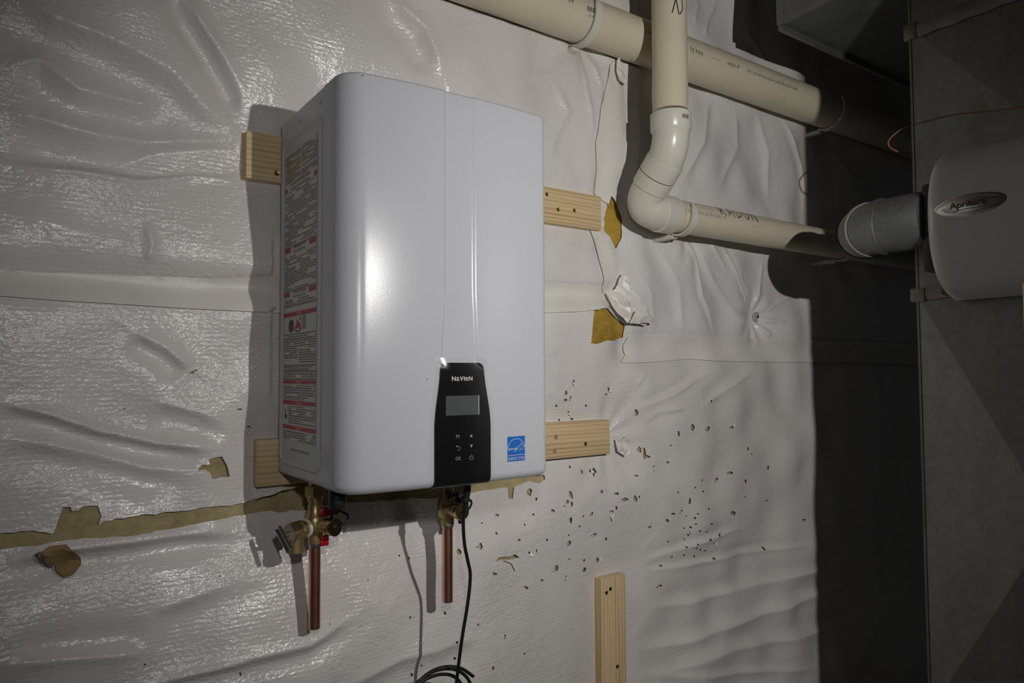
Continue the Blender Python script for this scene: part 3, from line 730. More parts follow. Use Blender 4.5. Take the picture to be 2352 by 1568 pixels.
red(U0+.001, U1-.001, .305, .3130); word('DANGER', .165, .3062, .0080, PRINT_W, .8)
# danger pictograms: pressed can in an oval, flames, grey appliance
def disc2(c, a, b, n=22): return [(c[0]+a*math.cos(6.2832*i/n), c[1]+b*math.sin(6.2832*i/n)) for i in range(n)]
def flat2(P): return [(x, y) for x, y in P], [tuple(range(len(P)))]
def onl(VF, m, eps=.0009, name='pictogram'): ht.part(name, map2(VF, lambda u, v: (.0010-eps, -u, v)), m, lab, smooth=False)
o_, i_ = disc2((.120, .287), .0145, .0125), disc2((.120, .287), .0115, .0105); n_ = len(o_)
onl((o_+i_, [(k, (k+1) % n_, (k+1) % n_+n_, k+n_) for k in range(n_)]), PRINT_K)
onl(flat2([(.114, .279), (.126, .279), (.127, .293), (.124, .296), (.116, .296), (.113, .293)]), PRINT_K)
onl(flat2([(.143, .281), (.146, .290), (.150, .287), (.153, .299), (.158, .291), (.162, .296), (.166, .288), (.171, .292), (.174, .281)]), RED)
onl(ribbon2([(.140, .280), (.150, .2755), (.166, .2755), (.178, .281)], .0022), PRINT_K)
onl(ribbon2([(.166, .296), (.170, .300), (.174, .297), (.172, .303)], .002), PRINT_K)
onl(flat2([(.182, .283), (.190, .278), (.198, .283), (.198, .301), (.190, .305), (.182, .301)]), PRINT_G)
rule(.271)
fine(U0+.003, U1-.003, .251, .269); rule(.2490); fine(U0+.003, .158, .225, .246); fine(.164, U1-.003, .216, .246); rule(.2130); fine(U0+.003, U1-.003, .204, .2117); rule(.2022); fine(U0+.003, U1-.003, .189, .201); rule(.1875)
for zt, zb, zf, du in ((.1854, .1786, .149, 0), (.1472, .1396, .103, .028), (.1006, .0933, .072, 0)):
    red(U0+.001, U1-.001, zb, zt); word('WARNING', .165, zb+.0010, .0070, PRINT_W, .8); fine(U0+.003+du, U1-.003, zf, zb-.003)
onl(ribbon2([(.086, .116), (.092, .120), (.096, .114), (.090, .124), (.094, .130)], .0018), PRINT_K)
onl(flat2([(.090, .112), (.098, .112), (.096, .120), (.091, .119)]), PRINT_K)
# control panel
def front_y(x, z): return yfront(x)+chan(x, z)
ZT = .215
def edges(z):
    t = min(max((ZT-z)/.115, 0), 1); s = t*t*(3-2*t)
    a, b = .1725-.0115*s, .2590+.0145*s
    q = ZT-z; r = .012
    if q < r: d = r-math.sqrt(max(r*r-(r-q)**2, 0)); a += d; b -= d
    return a, b
def panel_rows():
    rows = [(ZT-d, 0) for d in (0.0, .0005, .0015, .003, .005, .008, .012)]
    rows += [(z, 0) for z in np.linspace(ZT-.016, .018, 30)]
    for a in np.linspace(math.pi/2, .05, 7)[1:]: rows.append((.016*(1-math.cos(a))-.001, .016*(1-math.sin(a))))
    return rows
def panel_mesh(out, grow, zt=0.):
    V = []; F = []; n = 15; rows = panel_rows()
    for z, off in rows:
        a, b = edges(min(z, ZT)); a -= grow; b += grow
        zz = z+(zt if z > ZT-.013 else 0)
        for k, u in enumerate(np.linspace(0, 1, n)):
            x = a+(b-a)*u; V.append((x, yfront(x)+off-out, zz))
    m_ = len(V)
    for z, off in rows:
        a, b = edges(min(z, ZT)); a -= grow; b += grow
        for u in np.linspace(0, 1, n): x = a+(b-a)*u; V.append((x, yfront(x)+off+.002, z+(zt if z > ZT-.013 else 0)))
    L = len(rows)
    for i in range(L-1):
        for k in range(n-1):
            F.append((i*n+k, i*n+k+1, (i+1)*n+k+1, (i+1)*n+k))
        F.append((i*n, (i+1)*n, m_+(i+1)*n, m_+i*n)); F.append((i*n+n-1, m_+i*n+n-1, m_+(i+1)*n+n-1, (i+1)*n+n-1))
    F.append(tuple(list(range(n))+[m_+k for k in range(n-1, -1, -1)]))
    F.append(tuple([(L-1)*n+k for k in range(n-1, -1, -1)]+[m_+(L-1)*n+k for k in range(n)]))
    return V, F
pan = ht.part('control_panel', panel_mesh(.0030, 0), BLACKP, angle=35, label='black tapered control panel with small display')
FILM = bpy.data.materials.new('clear_film'); FILM.use_nodes = True
fn_ = FILM.node_tree; fn_.nodes.clear()
out_ = fn_.nodes.new('ShaderNodeOutputMaterial'); mx_ = fn_.nodes.new('ShaderNodeMixShader'); tr_ = fn_.nodes.new('ShaderNodeBsdfTransparent'); gl_ = fn_.nodes.new('ShaderNodeBsdfGlossy')
gl_.inputs['Roughness'].default_value = .18; mx_.inputs[0].default_value = .05
fn_.links.new(tr_.outputs[0], mx_.inputs[1]); fn_.links.new(gl_.outputs[0], mx_.inputs[2]); fn_.links.new(mx_.outputs[0], out_.inputs[0])
def film():
    V = []; F = []; n = 9; zs = np.linspace(.224, -.004, 20)
    for i, z in enumerate(zs):
        a, b = edges(min(z, ZT-.013)); w1 = .009+.0012*math.sin(i*1.7); w2 = .008+.0012*math.sin(i*2.3)
        on = z < ZT+.002
        for x, h_ in ((a-w1, .0008), (a-.003, .0012), (a-.0008, .0038 if on else .0010))+tuple((a+(b-a)*q, .0038 if on else .0010) for q in (.25, .5, .75))+((b+.0008, .0038 if on else .0010), (b+.003, .0012), (b+w2, .0008)):
            V.append((x, yfront(x)-h_-.0003*math.sin(i*2.1+x*300), z))
    for i in range(len(zs)-1):
        for k in range(n-1): F.append((i*n+k, i*n+k+1, (i+1)*n+k+1, (i+1)*n+k))
    return V, F
ht.part('protective_film', film(), FILM, pan, label='clear loose film over the control panel')
def onpan(eps): return lambda u, v: (u, yfront(u)-.0030-eps, v)
def pquad(x0, x1, z0, z1, eps, n=4):
    f = onpan(eps); V = []; F = []
    for x in np.linspace(x0, x1, n): V += [f(x, z0), f(x, z1)]
    return V, [(2*i, 2*i+2, 2*i+3, 2*i+1) for i in range(n-1)]
scr = ht.part('display', pquad(.1815, .2470, .1235, .1575, .0006), LCD, pan, smooth=False, label='small grey display, switched off')
ht.part('display_edge', pquad(.2462, .2490, .1235, .1575, .0009), PRINT_G, pan, smooth=False)
def pprint(VF, m=PRINT_W): ht.part('panel_print', map2(VF, onpan(.0008)), m, pan, smooth=False)
# maker's name in mixed-case wordmark
xw = .1935
for ch, sz in (('N', .0112), ('a', .0140), ('V', .0112), ('I', .0112), ('e', .0140), ('N', .0112)):
    V2, F2 = text(ch, sz, 'LEFT', 1.0); mn = min(a for a, b in V2); mxx = max(a for a, b in V2)
    V2 = [(xw+a-mn, .1835+b) for a, b in V2]
    for dx in (-.0003, .0003): pprint(([(a+dx, b) for a, b in V2], F2))
    xw += mxx-mn+.0016
bx0 = .196
pprint(map2(text('M', .0092), lambda a, b: (.2045+a, .0840+b)), PRINT_G); pprint(map2(text('OK', .0088, xs=.85), lambda a, b: (.2055+a, .0460+b)), PRINT_G)
pprint(flat2([(.2290, .0845), (.2350, .0845), (.2320, .0905)]), PRINT_G); pprint(flat2([(.2290, .0715), (.2350, .0715), (.2320, .0655)]), PRINT_G)
pprint(ribbon2([(.2020, .0700), (.2065, .0700), (.2085, .0685), (.2090, .0660), (.2080, .0640), (.2060, .0632), (.2040, .0632)], .0009), PRINT_G)
pprint(flat2([(.2008, .0700), (.2030, .0715), (.2030, .0685)]), PRINT_G)
arc = [(.2322+.0038*math.cos(a), .0490+.0038*math.sin(a)) for a in np.linspace(math.radians(125), math.radians(415), 20)]
pprint(ribbon2(arc, .0008), PRINT_G); pprint(ribbon2([(.2322, .0490), (.2322, .0540)], .0008), PRINT_G)
# energy label
def onfr(eps): return lambda u, v: (u, yfront(u)-eps, v)
def fquad(x0, x1, z0, z1, eps, n=5):
    f = onfr(eps); V = []
    for x in np.linspace(x0, x1, n): V += [f(x, z0), f(x, z1)]
    return V, [(2*i, 2*i+2, 2*i+3, 2*i+1) for i in range(n-1)]
es = ht.part('efficiency_sticker', fquad(.3125, .3535, .0345, .0800, .0004), BLUE, smooth=False, label='small blue energy rating sticker')
def esp(VF): ht.part('sticker_print', map2(VF, onfr(.0008)), PRINT_W, es, smooth=False)
esp(map2(text('ENERGY STAR', .0076, xs=.80), lambda a, b: (.3330+a, .0370+b)))
esp(ribbon2([(.3125, .0458), (.3535, .0458)], .0008))
esp(ribbon2([(.333+.0203*math.cos(a), .0560+.0195*math.sin(a)) for a in np.linspace(math.radians(4), math.radians(176), 26)], .0008))
star = []
for k in range(11):
    r_ = .0080 if k % 2 == 0 else .0034; a = math.pi/2+k*math.pi/5; star.append((.3450+r_*math.cos(a), .0600+r_*math.sin(a)))
esp(ribbon2(star, .0008))
esp(ribbon2(spline([(.3135, .0545), (.3160, .0560), (.3175, .0585), (.3160, .0590), (.3157, .0565), (.3175, .0552), (.3195, .0580), (.3205, .0560), (.3215, .0582), (.3228, .0575), (.3226, .0560), (.3245, .0578), (.3258, .0582),
    (.3248, .0570), (.3265, .0562), (.3282, .0585), (.3288, .0570), (.3305, .0592), (.3298, .0568), (.3322, .0592), (.3315, .0560), (.3292, .0522), (.3288, .0535), (.3325, .0570), (.3350, .0592), (.3345, .0572), (.3362, .0595), (.3350, .0555), (.3335, .0540), (.3350, .0570), (.3370, .0590)], 5), .0007))
# specks, and the fittings under the casing
for px, py in ((776, 285), (791, 232), (807, 196), (834, 165), (779, 362), (975, 870)):
    c = onY(px, py, -.374); x = min(max(c[0], .03), .4)
    if px > 830: ht.part('speck', lathe((x, yfront(x)+.0002, min(c[2], .689)), (0, -1, 0), [(0, .0012), (.0006, .0010)], 6), PRINT_K)
cap = onY(775, 1150, -.300)
ht.part('drain_cap', lathe((cap[0], -.300, .004), (0, 0, -1), [(0, .0155), (.020, .0155), (.031, .015), (.034, .013)], 28), RUBBER)
ht.part('cord_plate', box((.268, -.335, -.0045), (.312, -.290, .004), .001), BLACK)
ht.part('bottom_tab', box((.115, -.345, -.004), (.135, -.325, .002), .001), SOLDER)
ht.part('bottom_tab', box((.345, -.200, -.008), (.372, -.180, .004), .001), BLACK)

# ------------------------------------------------------------------ valve sets and copper tails
def valve(x, y, zc, label, cold):
    """zc: height of the cross body"""
    t = Thing('service_valve', label, 'valve', (x, y, zc-.20 if not cold else zc-.18))
    A = (x, y, 0)
    zb = zc-.036
    L = (t.loc[2])
    t.part('copper_pipe', lathe((x, y, L), (0, 0, 1), [(.0, .0100), (.0, .0111), (zb-L-.004, .0111)], 32), COPPER)
    t.part('solder_joint', lathe((x, y, zb-.008), (0, 0, 1), [(0, .0113), (.004, .0126), (.009, .0128)], 28), SOLDER)
    t.part('solder_cup', lathe((x, y, zb), (0, 0, 1), [(0, .0140), (.016, .0140), (.0165, .0128), (.022, .0128), (.030, .0150)], 28), BRASS)
    bd = t.part('body', lathe((x, y, zc-.020), (0, 0, 1), [(0, .0150), (.004, .0195), (.012, .0222), (.028, .0222), (.036, .0190), (.042, .0145), (.056, .0140)], 30), BRASS)
    t.part('riser', lathe((x, y, zc+.030), (0, 0, 1), [(0, .0130), (.014, .0130), (.0145, .0155), (.024, .0155)], 28), BRASS)
    t.part('union_nut', lathe((x, y, zc+.052), (0, 0, 1), [(0, .0185), (.002, .0200), (.018, .0200), (.020, .0180)], hexa=True), BRASS, smooth=False)
    t.part('tailpiece', lathe((x, y, zc+.070), (0, 0, 1), [(0, .0125), (-.0012-(zc+.070), .0125)], 24), BRASS)
    # service port towards the room with its turned cap
    d = np.array([.08 if cold else .42, -.95, 0]); d /= np.linalg.norm(d)
    p0 = np.array([x, y, zc-.002])
    t.part('service_port', lathe(p0+d*.008, d, [(0, .0140), (.026, .0140), (.027, .0160), (.034, .0160)], 28), BRASS)
    t.part('cap_gasket', lathe(p0+d*.041, d, [(0, .0155), (.003, .0155)], 28), RUBBER)
    cp_ = t.part('port_cap', lathe(p0+d*.044, d, [(0, .0168), (.009, .0168), (.0105, .0160), (.0108, .006), (.0135, .0045), (.0140, .002)], 32), BRASS2)
    e = p0+d*.057; s_ = np.array([.95, .30, 0]); hd = BLUEP if cold else REDP
    lp = spline([p0+d*.036+s_*.004+[0, 0, .014], p0+d*.036+s_*.018+[0, 0, .026], e+s_*.024+[0, 0, .020], e+s_*.022+[0, 0, .008], e+s_*.008+[0, 0, .001], e+[0, 0, 0]], 7)
    t.part('cap_strap', tube(lp, .0022, 10), RUBBER)
    # lever handle on its stem
    h0 = p0+d*.016
    t.part('handle_stem', lathe(h0+[0, 0, .010], (0, 0, 1), [(0, .006), (.012, .006), (.013, .0085), (.018, .0085)], 16), BRASS)
    if not cold:
        q = h0+np.array([.008, -.012, .027]); hb = box((-.016, -.006, -.008), (.020, .006, .008), .003)
        t.part('handle', ([tuple(q+np.array(v)) for v in hb[0]], hb[1]), hd)
        q = h0+np.array([.008, .004, -.028]); hb = box((-.009, -.005, -.012), (.008, .005, .008), .003)
        t.part('handle', ([tuple(q+np.array(v)) for v in hb[0]], hb[1]), hd)
        t.part('handle_web', tube([h0+[.002, .010, .028], h0+[.002, .012, -.020]], .004, 10), RUBBER)
    else:
        q = h0+np.array([.000, 0, .031]); hb = box((-.014, -.006, -.007), (.014, .006, .008), .003)
        t.part('handle', ([tuple(q+np.array(v)) for v in hb[0]], hb[1]), hd)
        q = h0+np.array([.026, .006, -.008]); hb = box((-.006, -.005, -.026), (.006, .005, .020), .003)
        t.part('handle', ([tuple(q+np.array(v)) for v in hb[0]], hb[1]), hd)
        t.part('handle_web', tube([h0+[.010, .002, .030], h0+[.026, .006, .010]], .005, 10), hd)
    return t, p0
zL = onY(714, 1203, -.125)[2]; xL = onY(723, 1290, -.125)[0]; xR = onY(1028, 1300, -.135)[0]; zR = onY(1028, 1165, -.135)[2]
tL, pL = valve(xL, -.125, zL, 'brass hot water valve with red handle, pressure relief side and copper tail', False)
zbL = onY(726, 1441, -.125)[2]; zbR = onY(1029, 1381, -.135)[2]
tR, pR = valve(xR, -.135, zR, 'brass cold water valve with dark blue handle and shorter copper tail', True)
for t_, zb_ in ((tL, zbL), (tR, zbR)):      # exact lower ends of the copper tails
    for ch in t_.o.children:
        if ch.name.startswith('copper_pipe'):
            zmin = min(v.co.z for v in ch.data.vertices)
            for v in ch.data.vertices:
                if v.co.z < zmin+1e-4: v.co.z = zb_-t_.loc[2]
# pressure relief valve on the hot side
nr = np.array([-.93, -.36, -.10]); nr /= np.linalg.norm(nr)
rv = Thing('relief_valve', 'brass pressure relief valve with dial plate and steel test lever', 'valve', pL+nr*.03-np.array([0, 0, .04]))
rv.part('thread_tape_ring', lathe(pL+nr*.019, nr, [(0, .0150), (.001, .0175), (.004, .0175), (.005, .0150)], 30), TEFLON)
rv.part('neck', lathe(pL+nr*.012, nr, [(0, .0135), (.024, .0135), (.030, .0150)], 28), BRASS)
rv.part('hex_collar', lathe(pL+nr*.026, nr, [(0, .0150), (.002, .0175), (.010, .0175), (.012, .0150)], hexa=True), BRASS, smooth=False)
rv.part('bonnet', lathe(pL+nr*.036, nr, [(0, .0150), (.004, .0178), (.020, .0182), (.024, .0182), (.025, .0165), (.0245, .0160)], 32), BRASS)
c_ = pL+nr*.0606
rv.part('dial_plate', lathe(c_, nr, [(0, .0160), (.0006, .0158)], 30), DIAL)
n1 = np.cross(nr, [0, 0, 1.]); n1 /= np.linalg.norm(n1); n2 = np.cross(n1, nr)
for k in range(22):
    a = 6.2832*k/22; r0, r1 = .0115, .0148; w = .00035
    u = math.cos(a)*n1+math.sin(a)*n2; v_ = -math.sin(a)*n1+math.cos(a)*n2; b = c_+nr*.0009
    rv.part('dial_mark', ([b+u*r0-v_*w, b+u*r0+v_*w, b+u*r1+v_*w, b+u*r1-v_*w], [(0, 1, 2, 3)]), PRINT_K, smooth=False)
rv.part('stem', lathe(c_, nr, [(0, .006), (.006, .006), (.007, .004), (.012, .004)], 16), BRASS)
up_ = np.array([0, 0, 1.]); ld = -.62*n1*-1+np.array([0, 0, 0]); ld = (n1*-.60+n2*-.80); ld = ld if (ld @ RR) > 0 else (n1*.60+n2*-.80)
ld /= np.linalg.norm(ld); wd = np.cross(nr, ld)
def slab(c, a, b, n, la, lb, ln):
    V = [c+a*sa*la+b*sb*lb+n*sn*ln for sn in (-1, 1) for sa, sb in ((-1, -1), (1, -1), (1, 1), (-1, 1))]
    return V, [(3, 2, 1, 0), (4, 5, 6, 7), (0, 1, 5, 4), (1, 2, 6, 5), (2, 3, 7, 6), (3, 0, 4, 7)]
lc = c_+nr*.013+ld*.006
rv.part('test_lever', join(slab(lc, ld, wd, nr, .024, .0065, .0008), slab(lc+wd*.0062+nr*.003, ld, nr, wd, .024, .003, .0006), slab(lc-wd*.0062+nr*.003, ld, nr, wd, .024, .003, .0006)), STEEL, smooth=False)
oc = pL+nr*.046
rv.part('outlet', lathe(oc+np.array([0, 0, -.010]), (0, 0, -1), [(0, .0150), (.018, .0152), (.0185, .0170), (.027, .0172), (.028, .0150), (.026, .0120)], 28), BRASS)

# ------------------------------------------------------------------ power cord
cpx = [(1073, 1124, -.312), (1070, 1150, -.310), (1065, 1180, -.300), (1064, 1206, -.292), (1067, 1250, -.284), (1075, 1290, -.276), (1080, 1317, -.272), (1078, 1355, -.268), (1072, 1400, -.264), (1062, 1460, -.258), (1054, 1520, -.252), (1047, 1575, -.246)]
cp3 = [onY(a, b, y) for a, b, y in cpx]
e = cp3[-1]; lc = onY(1000, 1640, -.235)
coil = [e+np.array([-.01, .004, -.05])]
topz = onY(985, 1556, -.235)[2]
R_ = (topz-lc[2])
for k in range(0, 34):
    a = math.radians(-60-k*30); coil.append(lc+np.array([R_*1.05*math.cos(a)*(1+.10*math.sin(k*.4))+.018*(k/12.)-.012, .006*math.sin(k*.7)+.0035*k/3, R_*math.sin(a)*(1-.035*(k//12))]))
tail = coil[-1]
ct = Thing('power_cord', 'black power cord hanging in a loop from the heater', 'cord', (e[0], -.25, lc[2]-R_))
ct.part('cable', tube(spline(cp3+coil, 7), .0033, 12), RUBBER)
ct.part('strain_relief', tube([cp3[0]+np.array([0, 0, .012]), cp3[0], cp3[0]+(cp3[1]-cp3[0])*.6, cp3[1], cp3[2]], [.0075, .0072, .0062, .0055, .0038], 14), RUBBER)
ct.part('cable_tie', tube([cp3[1]+np.array([0, 0, .006]), cp3[1]+np.array([0, 0, -.002])], .0072, 12), BLACK)

# ------------------------------------------------------------------ plastic vent pipes
def pipe_text(VF, axis_pt, along, ref, r):
    """wrap flat print around a pipe: u along, v around from the reference direction"""
    a = np.array(along, float); a /= np.linalg.norm(a); f = np.array(ref, float); f -= a*np.dot(a, f); f /= np.linalg.norm(f); g = np.cross(f, a)
    p = np.array(axis_pt, float)
    if g[2] < -.01 or (abs(g[2]) < .01 and False): g = -g
    return [tuple(p+a*u+(r+.0004)*(math.cos(v/r)*f+math.sin(v/r)*g)) for u, v in VF[0]], VF[1]
def finetext(VF): return VF
def on_axis(py_line, px, yc, zc):   # position along a level pipe seen at picture column px
    return onY(px, py_line, yc)[0]
ZU, YU, RU = 1.098, -.105, .0572
up = Thing('vent_pipe', 'large cream plastic pipe running level along the top of the wall', 'pipe', (1.2, YU, ZU-RU))
up.part('pipe', tube([(x, YU, ZU) for x in np.linspace(-1.3, 3.1, 12)], RU, 64), PVC)
def uprint(s, px, py, size, m=PRINT_PIPE, xs=1., v=.022, align='LEFT'):
    x0 = onY(px, py, YU-RU*.9)[0]
    up.part('pipe_print', pipe_text(text(s, size, align, xs), (x0, YU, ZU), (1, 0, 0), (0, -1, 0), RU) if False else pipe_text(([(a, b+v) for a, b in text(s, size, align, xs)[0]], text(s, size, align, xs)[1]), (x0, YU, ZU), (1, 0, 0), (0, -1, 0), RU), m, smooth=False)
uprint('TE PIPE', 1580, 112, .017, v=-.012, xs=1.1)
uprint('~~~~~', 1632, 128, .012, v=-.010)
uprint('4400 4"', 1667, 146, .017, v=-.010, xs=1.1)
uprint('PVC SCH 40 CELLULAR CORE PIPE ASTM F-891', 1713, 160, .0125, PRINT_PIPE, 1.0, -.008)
uprint('09', 1302, 4, .017, v=-.004)
for k in range(9):
    x0 = onY(1349, 15, YU-RU)[0]+k*.0030
    up.part('barcode', pipe_text(([(0, -.008), (.0016 if k % 3 else .0024, -.008), (.0016 if k % 3 else .0024, .004), (0, .004)], [(0, 1, 2, 3)]), (x0, YU, ZU), (1, 0, 0), (0, -1, 0), RU), PRINT_PIPE, smooth=False)
uprint('2210 1', 1349, 28, .009, v=-.020)
uprint('A 2200', 1478, 68, .010, v=-.006)
def hanger(x, yc, zc, r, label):
    t = Thing('pipe_hanger', label, 'pipe hanger', (x, -.01, zc-r-.012), 'white hooks holding the level pipes')
    P = []; th = np.radians(np.linspace(128, 305, 30))   # measured from the wall side over the bottom and up the front
    # angle 0 = towards the wall, 90 = up; strap goes down the back, under, up the front
    ang = np.radians(np.linspace(-60, -215, 32))
    for a in ang: P.append((x, yc+(r+.004)*math.cos(a), zc+(r+.004)*math.sin(a)))
    V = []; F = []
    w = .011; tk = .0055
    for i, p in enumerate(P):
        a = ang[i]; n = np.array([0, math.cos(a), math.sin(a)]); f = 1 if i < 27 else max(.25, 1-(i-26)*.15)
        for dx, dr in ((-w*f, 0), (w*f, 0), (w*f, tk), (-w*f, tk)): V.append(np.array(p)+n*dr+np.array([dx, 0, 0]))
    for i in range(len(P)-1):
        for k in range(4): k2 = (k+1) % 4; F.append((i*4+k, (i+1)*4+k, (i+1)*4+k2, i*4+k2))
    F += [(0, 1, 2, 3), ((len(P)-1)*4+3, (len(P)-1)*4+2, (len(P)-1)*4+1, (len(P)-1)*4)]
    t.part('hook', (V, F), HANG, angle=50)
    p = P[0]
    t.part('wall_leg', box((x-.011, -.052 if False else yc+(r+.004)*.42, zc-r-.012), (x+.011, -.002, zc-r-.004+.004), .001), HANG)
    t.part('nail', lathe((x, -.012, zc-r-.008), (0, -1, 0), [(0, .004), (.002, .004)], 10), STEEL)
xh = [on_axis(62, 1372, YU-RU, ZU), on_axis(255, 1938, YU-RU, ZU)]
hanger(xh[0], YU, ZU, RU, 'white plastic hook around the large pipe, left of the drop pipe')
hanger(xh[1], YU, ZU, RU, 'white plastic hook around the large pipe, in the shade on the right')
ZL, YL, RL = .626, -.130, .0445
lo = Thing('vent_pipe', 'lower cream plastic pipe marked RADON, dropping in from the ceiling', 'pipe', (1.2, YL, ZL-RL))
xv0, yv0 = .932, -.232; xe = .956
lo.part('drop_pipe', tube([(xv0, yv0, z) for z in np.linspace(1.93, .86, 6)], RL, 56), PVC)
lo.part('level_pipe', tube([(x, YL, ZL) for x in np.linspace(xe+.06, 3.1, 10)], RL, 56), PVC)
# first bend: out of the drop pipe, 45 degrees towards the wall
zt = onY(1538, 242, -.276)[2]
RF = .0515
d45 = np.array([(xe-xv0)*1.0, .72, -.72]); d45 /= np.linalg.norm(d45)
p_a = np.array([xv0, yv0, zt]); p_b = np.array([xv0, yv0, zt-.040])
lo.part('hub', lathe(p_a, (0, 0, -1), [(0, RL+.0005), (.0, RF), (.040, RF), (.047, RF-.004), (.050, RL+.001)], 48), PVC_W)
bend_c = []
q0 = p_b+np.array([0, 0, -.004])
for t_ in np.linspace(0, 1, 12):
    a = math.radians(45)*t_; Rb = .10
    off = Rb*(1-math.cos(a)); dn = Rb*math.sin(a); bend_c.append(q0+np.array([(xe-xv0)*off/.10, off, -dn]))
lo.part('bend', tube(bend_c, RL+.0025, 48), PVC_W)
q1 = bend_c[-1]
lo.part('hub', lathe(q1-d45*.006, d45, [(0, RL+.002), (.0, RF-.001), (.042, RF-.001), (.043, RF-.003), (.0445, RF-.003), (.0455, RF-.001), (.080, RF-.001), (.084, RF-.005)], 48), PVC_W)
lo.part('joint_line', lathe(q1+d45*.0372, d45, [(0, RF-.0022), (.0014, RF-.0022)], 48), mat('joint_shadow', (.12, .10, .08), .8))
q2 = q1+d45*.074
# second bend: from the slope round into the level run
end = np.array([xe+.052, YL, ZL])
mid = np.array([xe-.012, YL, ZL])
bz = []
c1 = q2; c2_ = q2+d45*.060; c3 = end-np.array([.062, 0, 0]); c4_ = end
for t_ in np.linspace(0, 1, 22): bz.append((1-t_)**3*c1+3*(1-t_)**2*t_*c2_+3*(1-t_)*t_*t_*c3+t_**3*c4_)
lo.part('bend', tube(bz, RL+.0030, 48), PVC_W)
lo.part('hub', lathe(end-np.array([.018, 0, 0]), (1, 0, 0), [(0, RL+.003), (.001, RF), (.048, RF), (.049, RF-.003), (.050, RL+.001)], 48), PVC_W)
fr_ = np.array([-.35, -.94, 0])
for k in range(9):
    lo.part('barcode', pipe_text(([(0, 0), (.0105, 0), (.0105, .0012+.0006*(k % 2)), (0, .0012+.0006*(k % 2))], [(0, 1, 2, 3)]), (xv0, yv0, zt-.024), (0, 0, 1), (math.sin(-.24+.05*k), -math.cos(-.24+.05*k), 0), RF), PRINT_PIPE, smooth=False)
def lprint(s, px, py, size, m, v, xs=1.):
    x0 = onY(px, py, YL-RL*.9)[0]; VF = text(s, size, 'LEFT', xs)
    lo.part('pipe_print', pipe_text(([(a, b+v) for a, b in VF[0]], VF[1]), (x0, YL, ZL), (1, 0, 0), (0, -1, 0), RL), m, smooth=False)
lprint('RE PVC-DWV PIPE ASTM F-891-10', 1550, 475, .0135, PRINT_FAINT, .002, 1.05)
lprint('~~~~ ~~', 1722, 515, .0105, PRINT_FAINT, -.004)
# marker lettering
def marker(strokes, org, along, ref, r, w, m=MARKER):
    VF = join(*[ribbon2(spline(s, 4) if len(s) > 2 else s, w) for s in [np.array(q, float) for q in strokes]])if False else None
    for s in strokes:
        s = np.array(s, float); s = spline(s, 5) if len(s) > 2 else np.array([s[0]+(s[1]-s[0])*t for t in np.linspace(0, 1, 6)])
        V2, F2 = ribbon2(s, w); lo.part('marker_stroke', pipe_text((V2, F2), org, along, ref, r), m, smooth=False)
x0 = onY(1653, 485, YL-RL*.8)[0]
S = .036; G = .036
def off(P, dx): return [(x+dx, y+.014) for x, y in P]
let = [off([(0, 0), (.004, S)], 0), off([(.003, S), (.018, S*.85), (.012, S*.5), (.003, S*.5), (.022, 0)], 0),
       off([(0, 0), (.013, S), (.024, 0)], G), off([(.005, S*.4), (.022, S*.45)], G),
       off([(.002, 0), (.003, S), (.020, S*.8), (.022, S*.3), (.002, 0)], 2*G),
       off([(.012, 0), (.002, S*.4), (.006, S*.9), (.018, S), (.024, S*.5), (.012, 0)], 3*G),
       off([(0, 0), (.002, S)], 4*G), off([(.002, S), (.022, 0)], 4*G), off([(.022, 0), (.024, S)], 4*G)]
marker(let, (x0, YL, ZL), (1, 0, 0), (0, -1, 0), RL, .0028)
zN = onY(1553, 27, yv0-RL)[2]
e_ = np.array([.10, -.99, 0])
for st in ([(-.004, .0), (.006, .038)], [(.006, .038), (.013, .002), (.018, .0)], [(.018, 0), (.025, .016), (.022, .045)]):
    s = np.array(st); s = np.array([s[0]+(s[-1]-s[0])*t for t in np.linspace(0, 1, 6)]) if len(s) == 2 else spline(s, 5)
    V2, F2 = ribbon2(s, .0028)
    V3 = [(xv0+(RL+.0004)*math.sin(u/RL-.58), yv0-(RL+.0004)*math.cos(u/RL-.58), zN+v) for u, v in V2]
    lo.part('marker_stroke', (V3, F2), MARKER, smooth=False)
xh2 = [on_axis(520, 1592, YL-RL, ZL), on_axis(590, 1962, YL-RL, ZL)]
hanger(xh2[0], YL, ZL, RL, 'white plastic hook around the lower pipe, next to the bend')
hanger(xh2[1], YL, ZL, RL, 'white plastic hook around the lower pipe, in the shade by the round duct')

# ------------------------------------------------------------------ furnace ductwork on the right
PX, PYB, PYF = 1.38, -.614, -1.16
def crossbroken(x, y0, y1, z0, z1, rise):
    c = (x-rise, (y0+y1)/2, (z0+z1)/2)
    V = [(x, y0, z0), (x, y1, z0), (x, y1, z1), (x, y0, z1), c]
    return V, [(0, 1, 4), (1, 2, 4), (2, 3, 4), (3, 0, 4)]
ZJ1, ZJ2 = .383, 1.047
pl = Thing('furnace_plenum', 'tall grey sheet metal furnace duct at the right edge', 'duct', (1.55, -.9, -1.36))
pl.part('body', box((PX+.0005, PYF, -1.36), (1.90, PYB, 1.132)), GALV_D, smooth=False)
pl.part('side_panel', crossbroken(PX, PYB, PYF, ZJ1+.004, ZJ2, .013), GALV, smooth=False)
pl.part('side_panel', crossbroken(PX, PYB, PYF, ZJ1-1.00, ZJ1-.004, .034), GALV, smooth=False)
pl.part('side_panel', crossbroken(PX, PYB, PYF, ZJ2+.004, 1.132, .003), GALV, smooth=False)
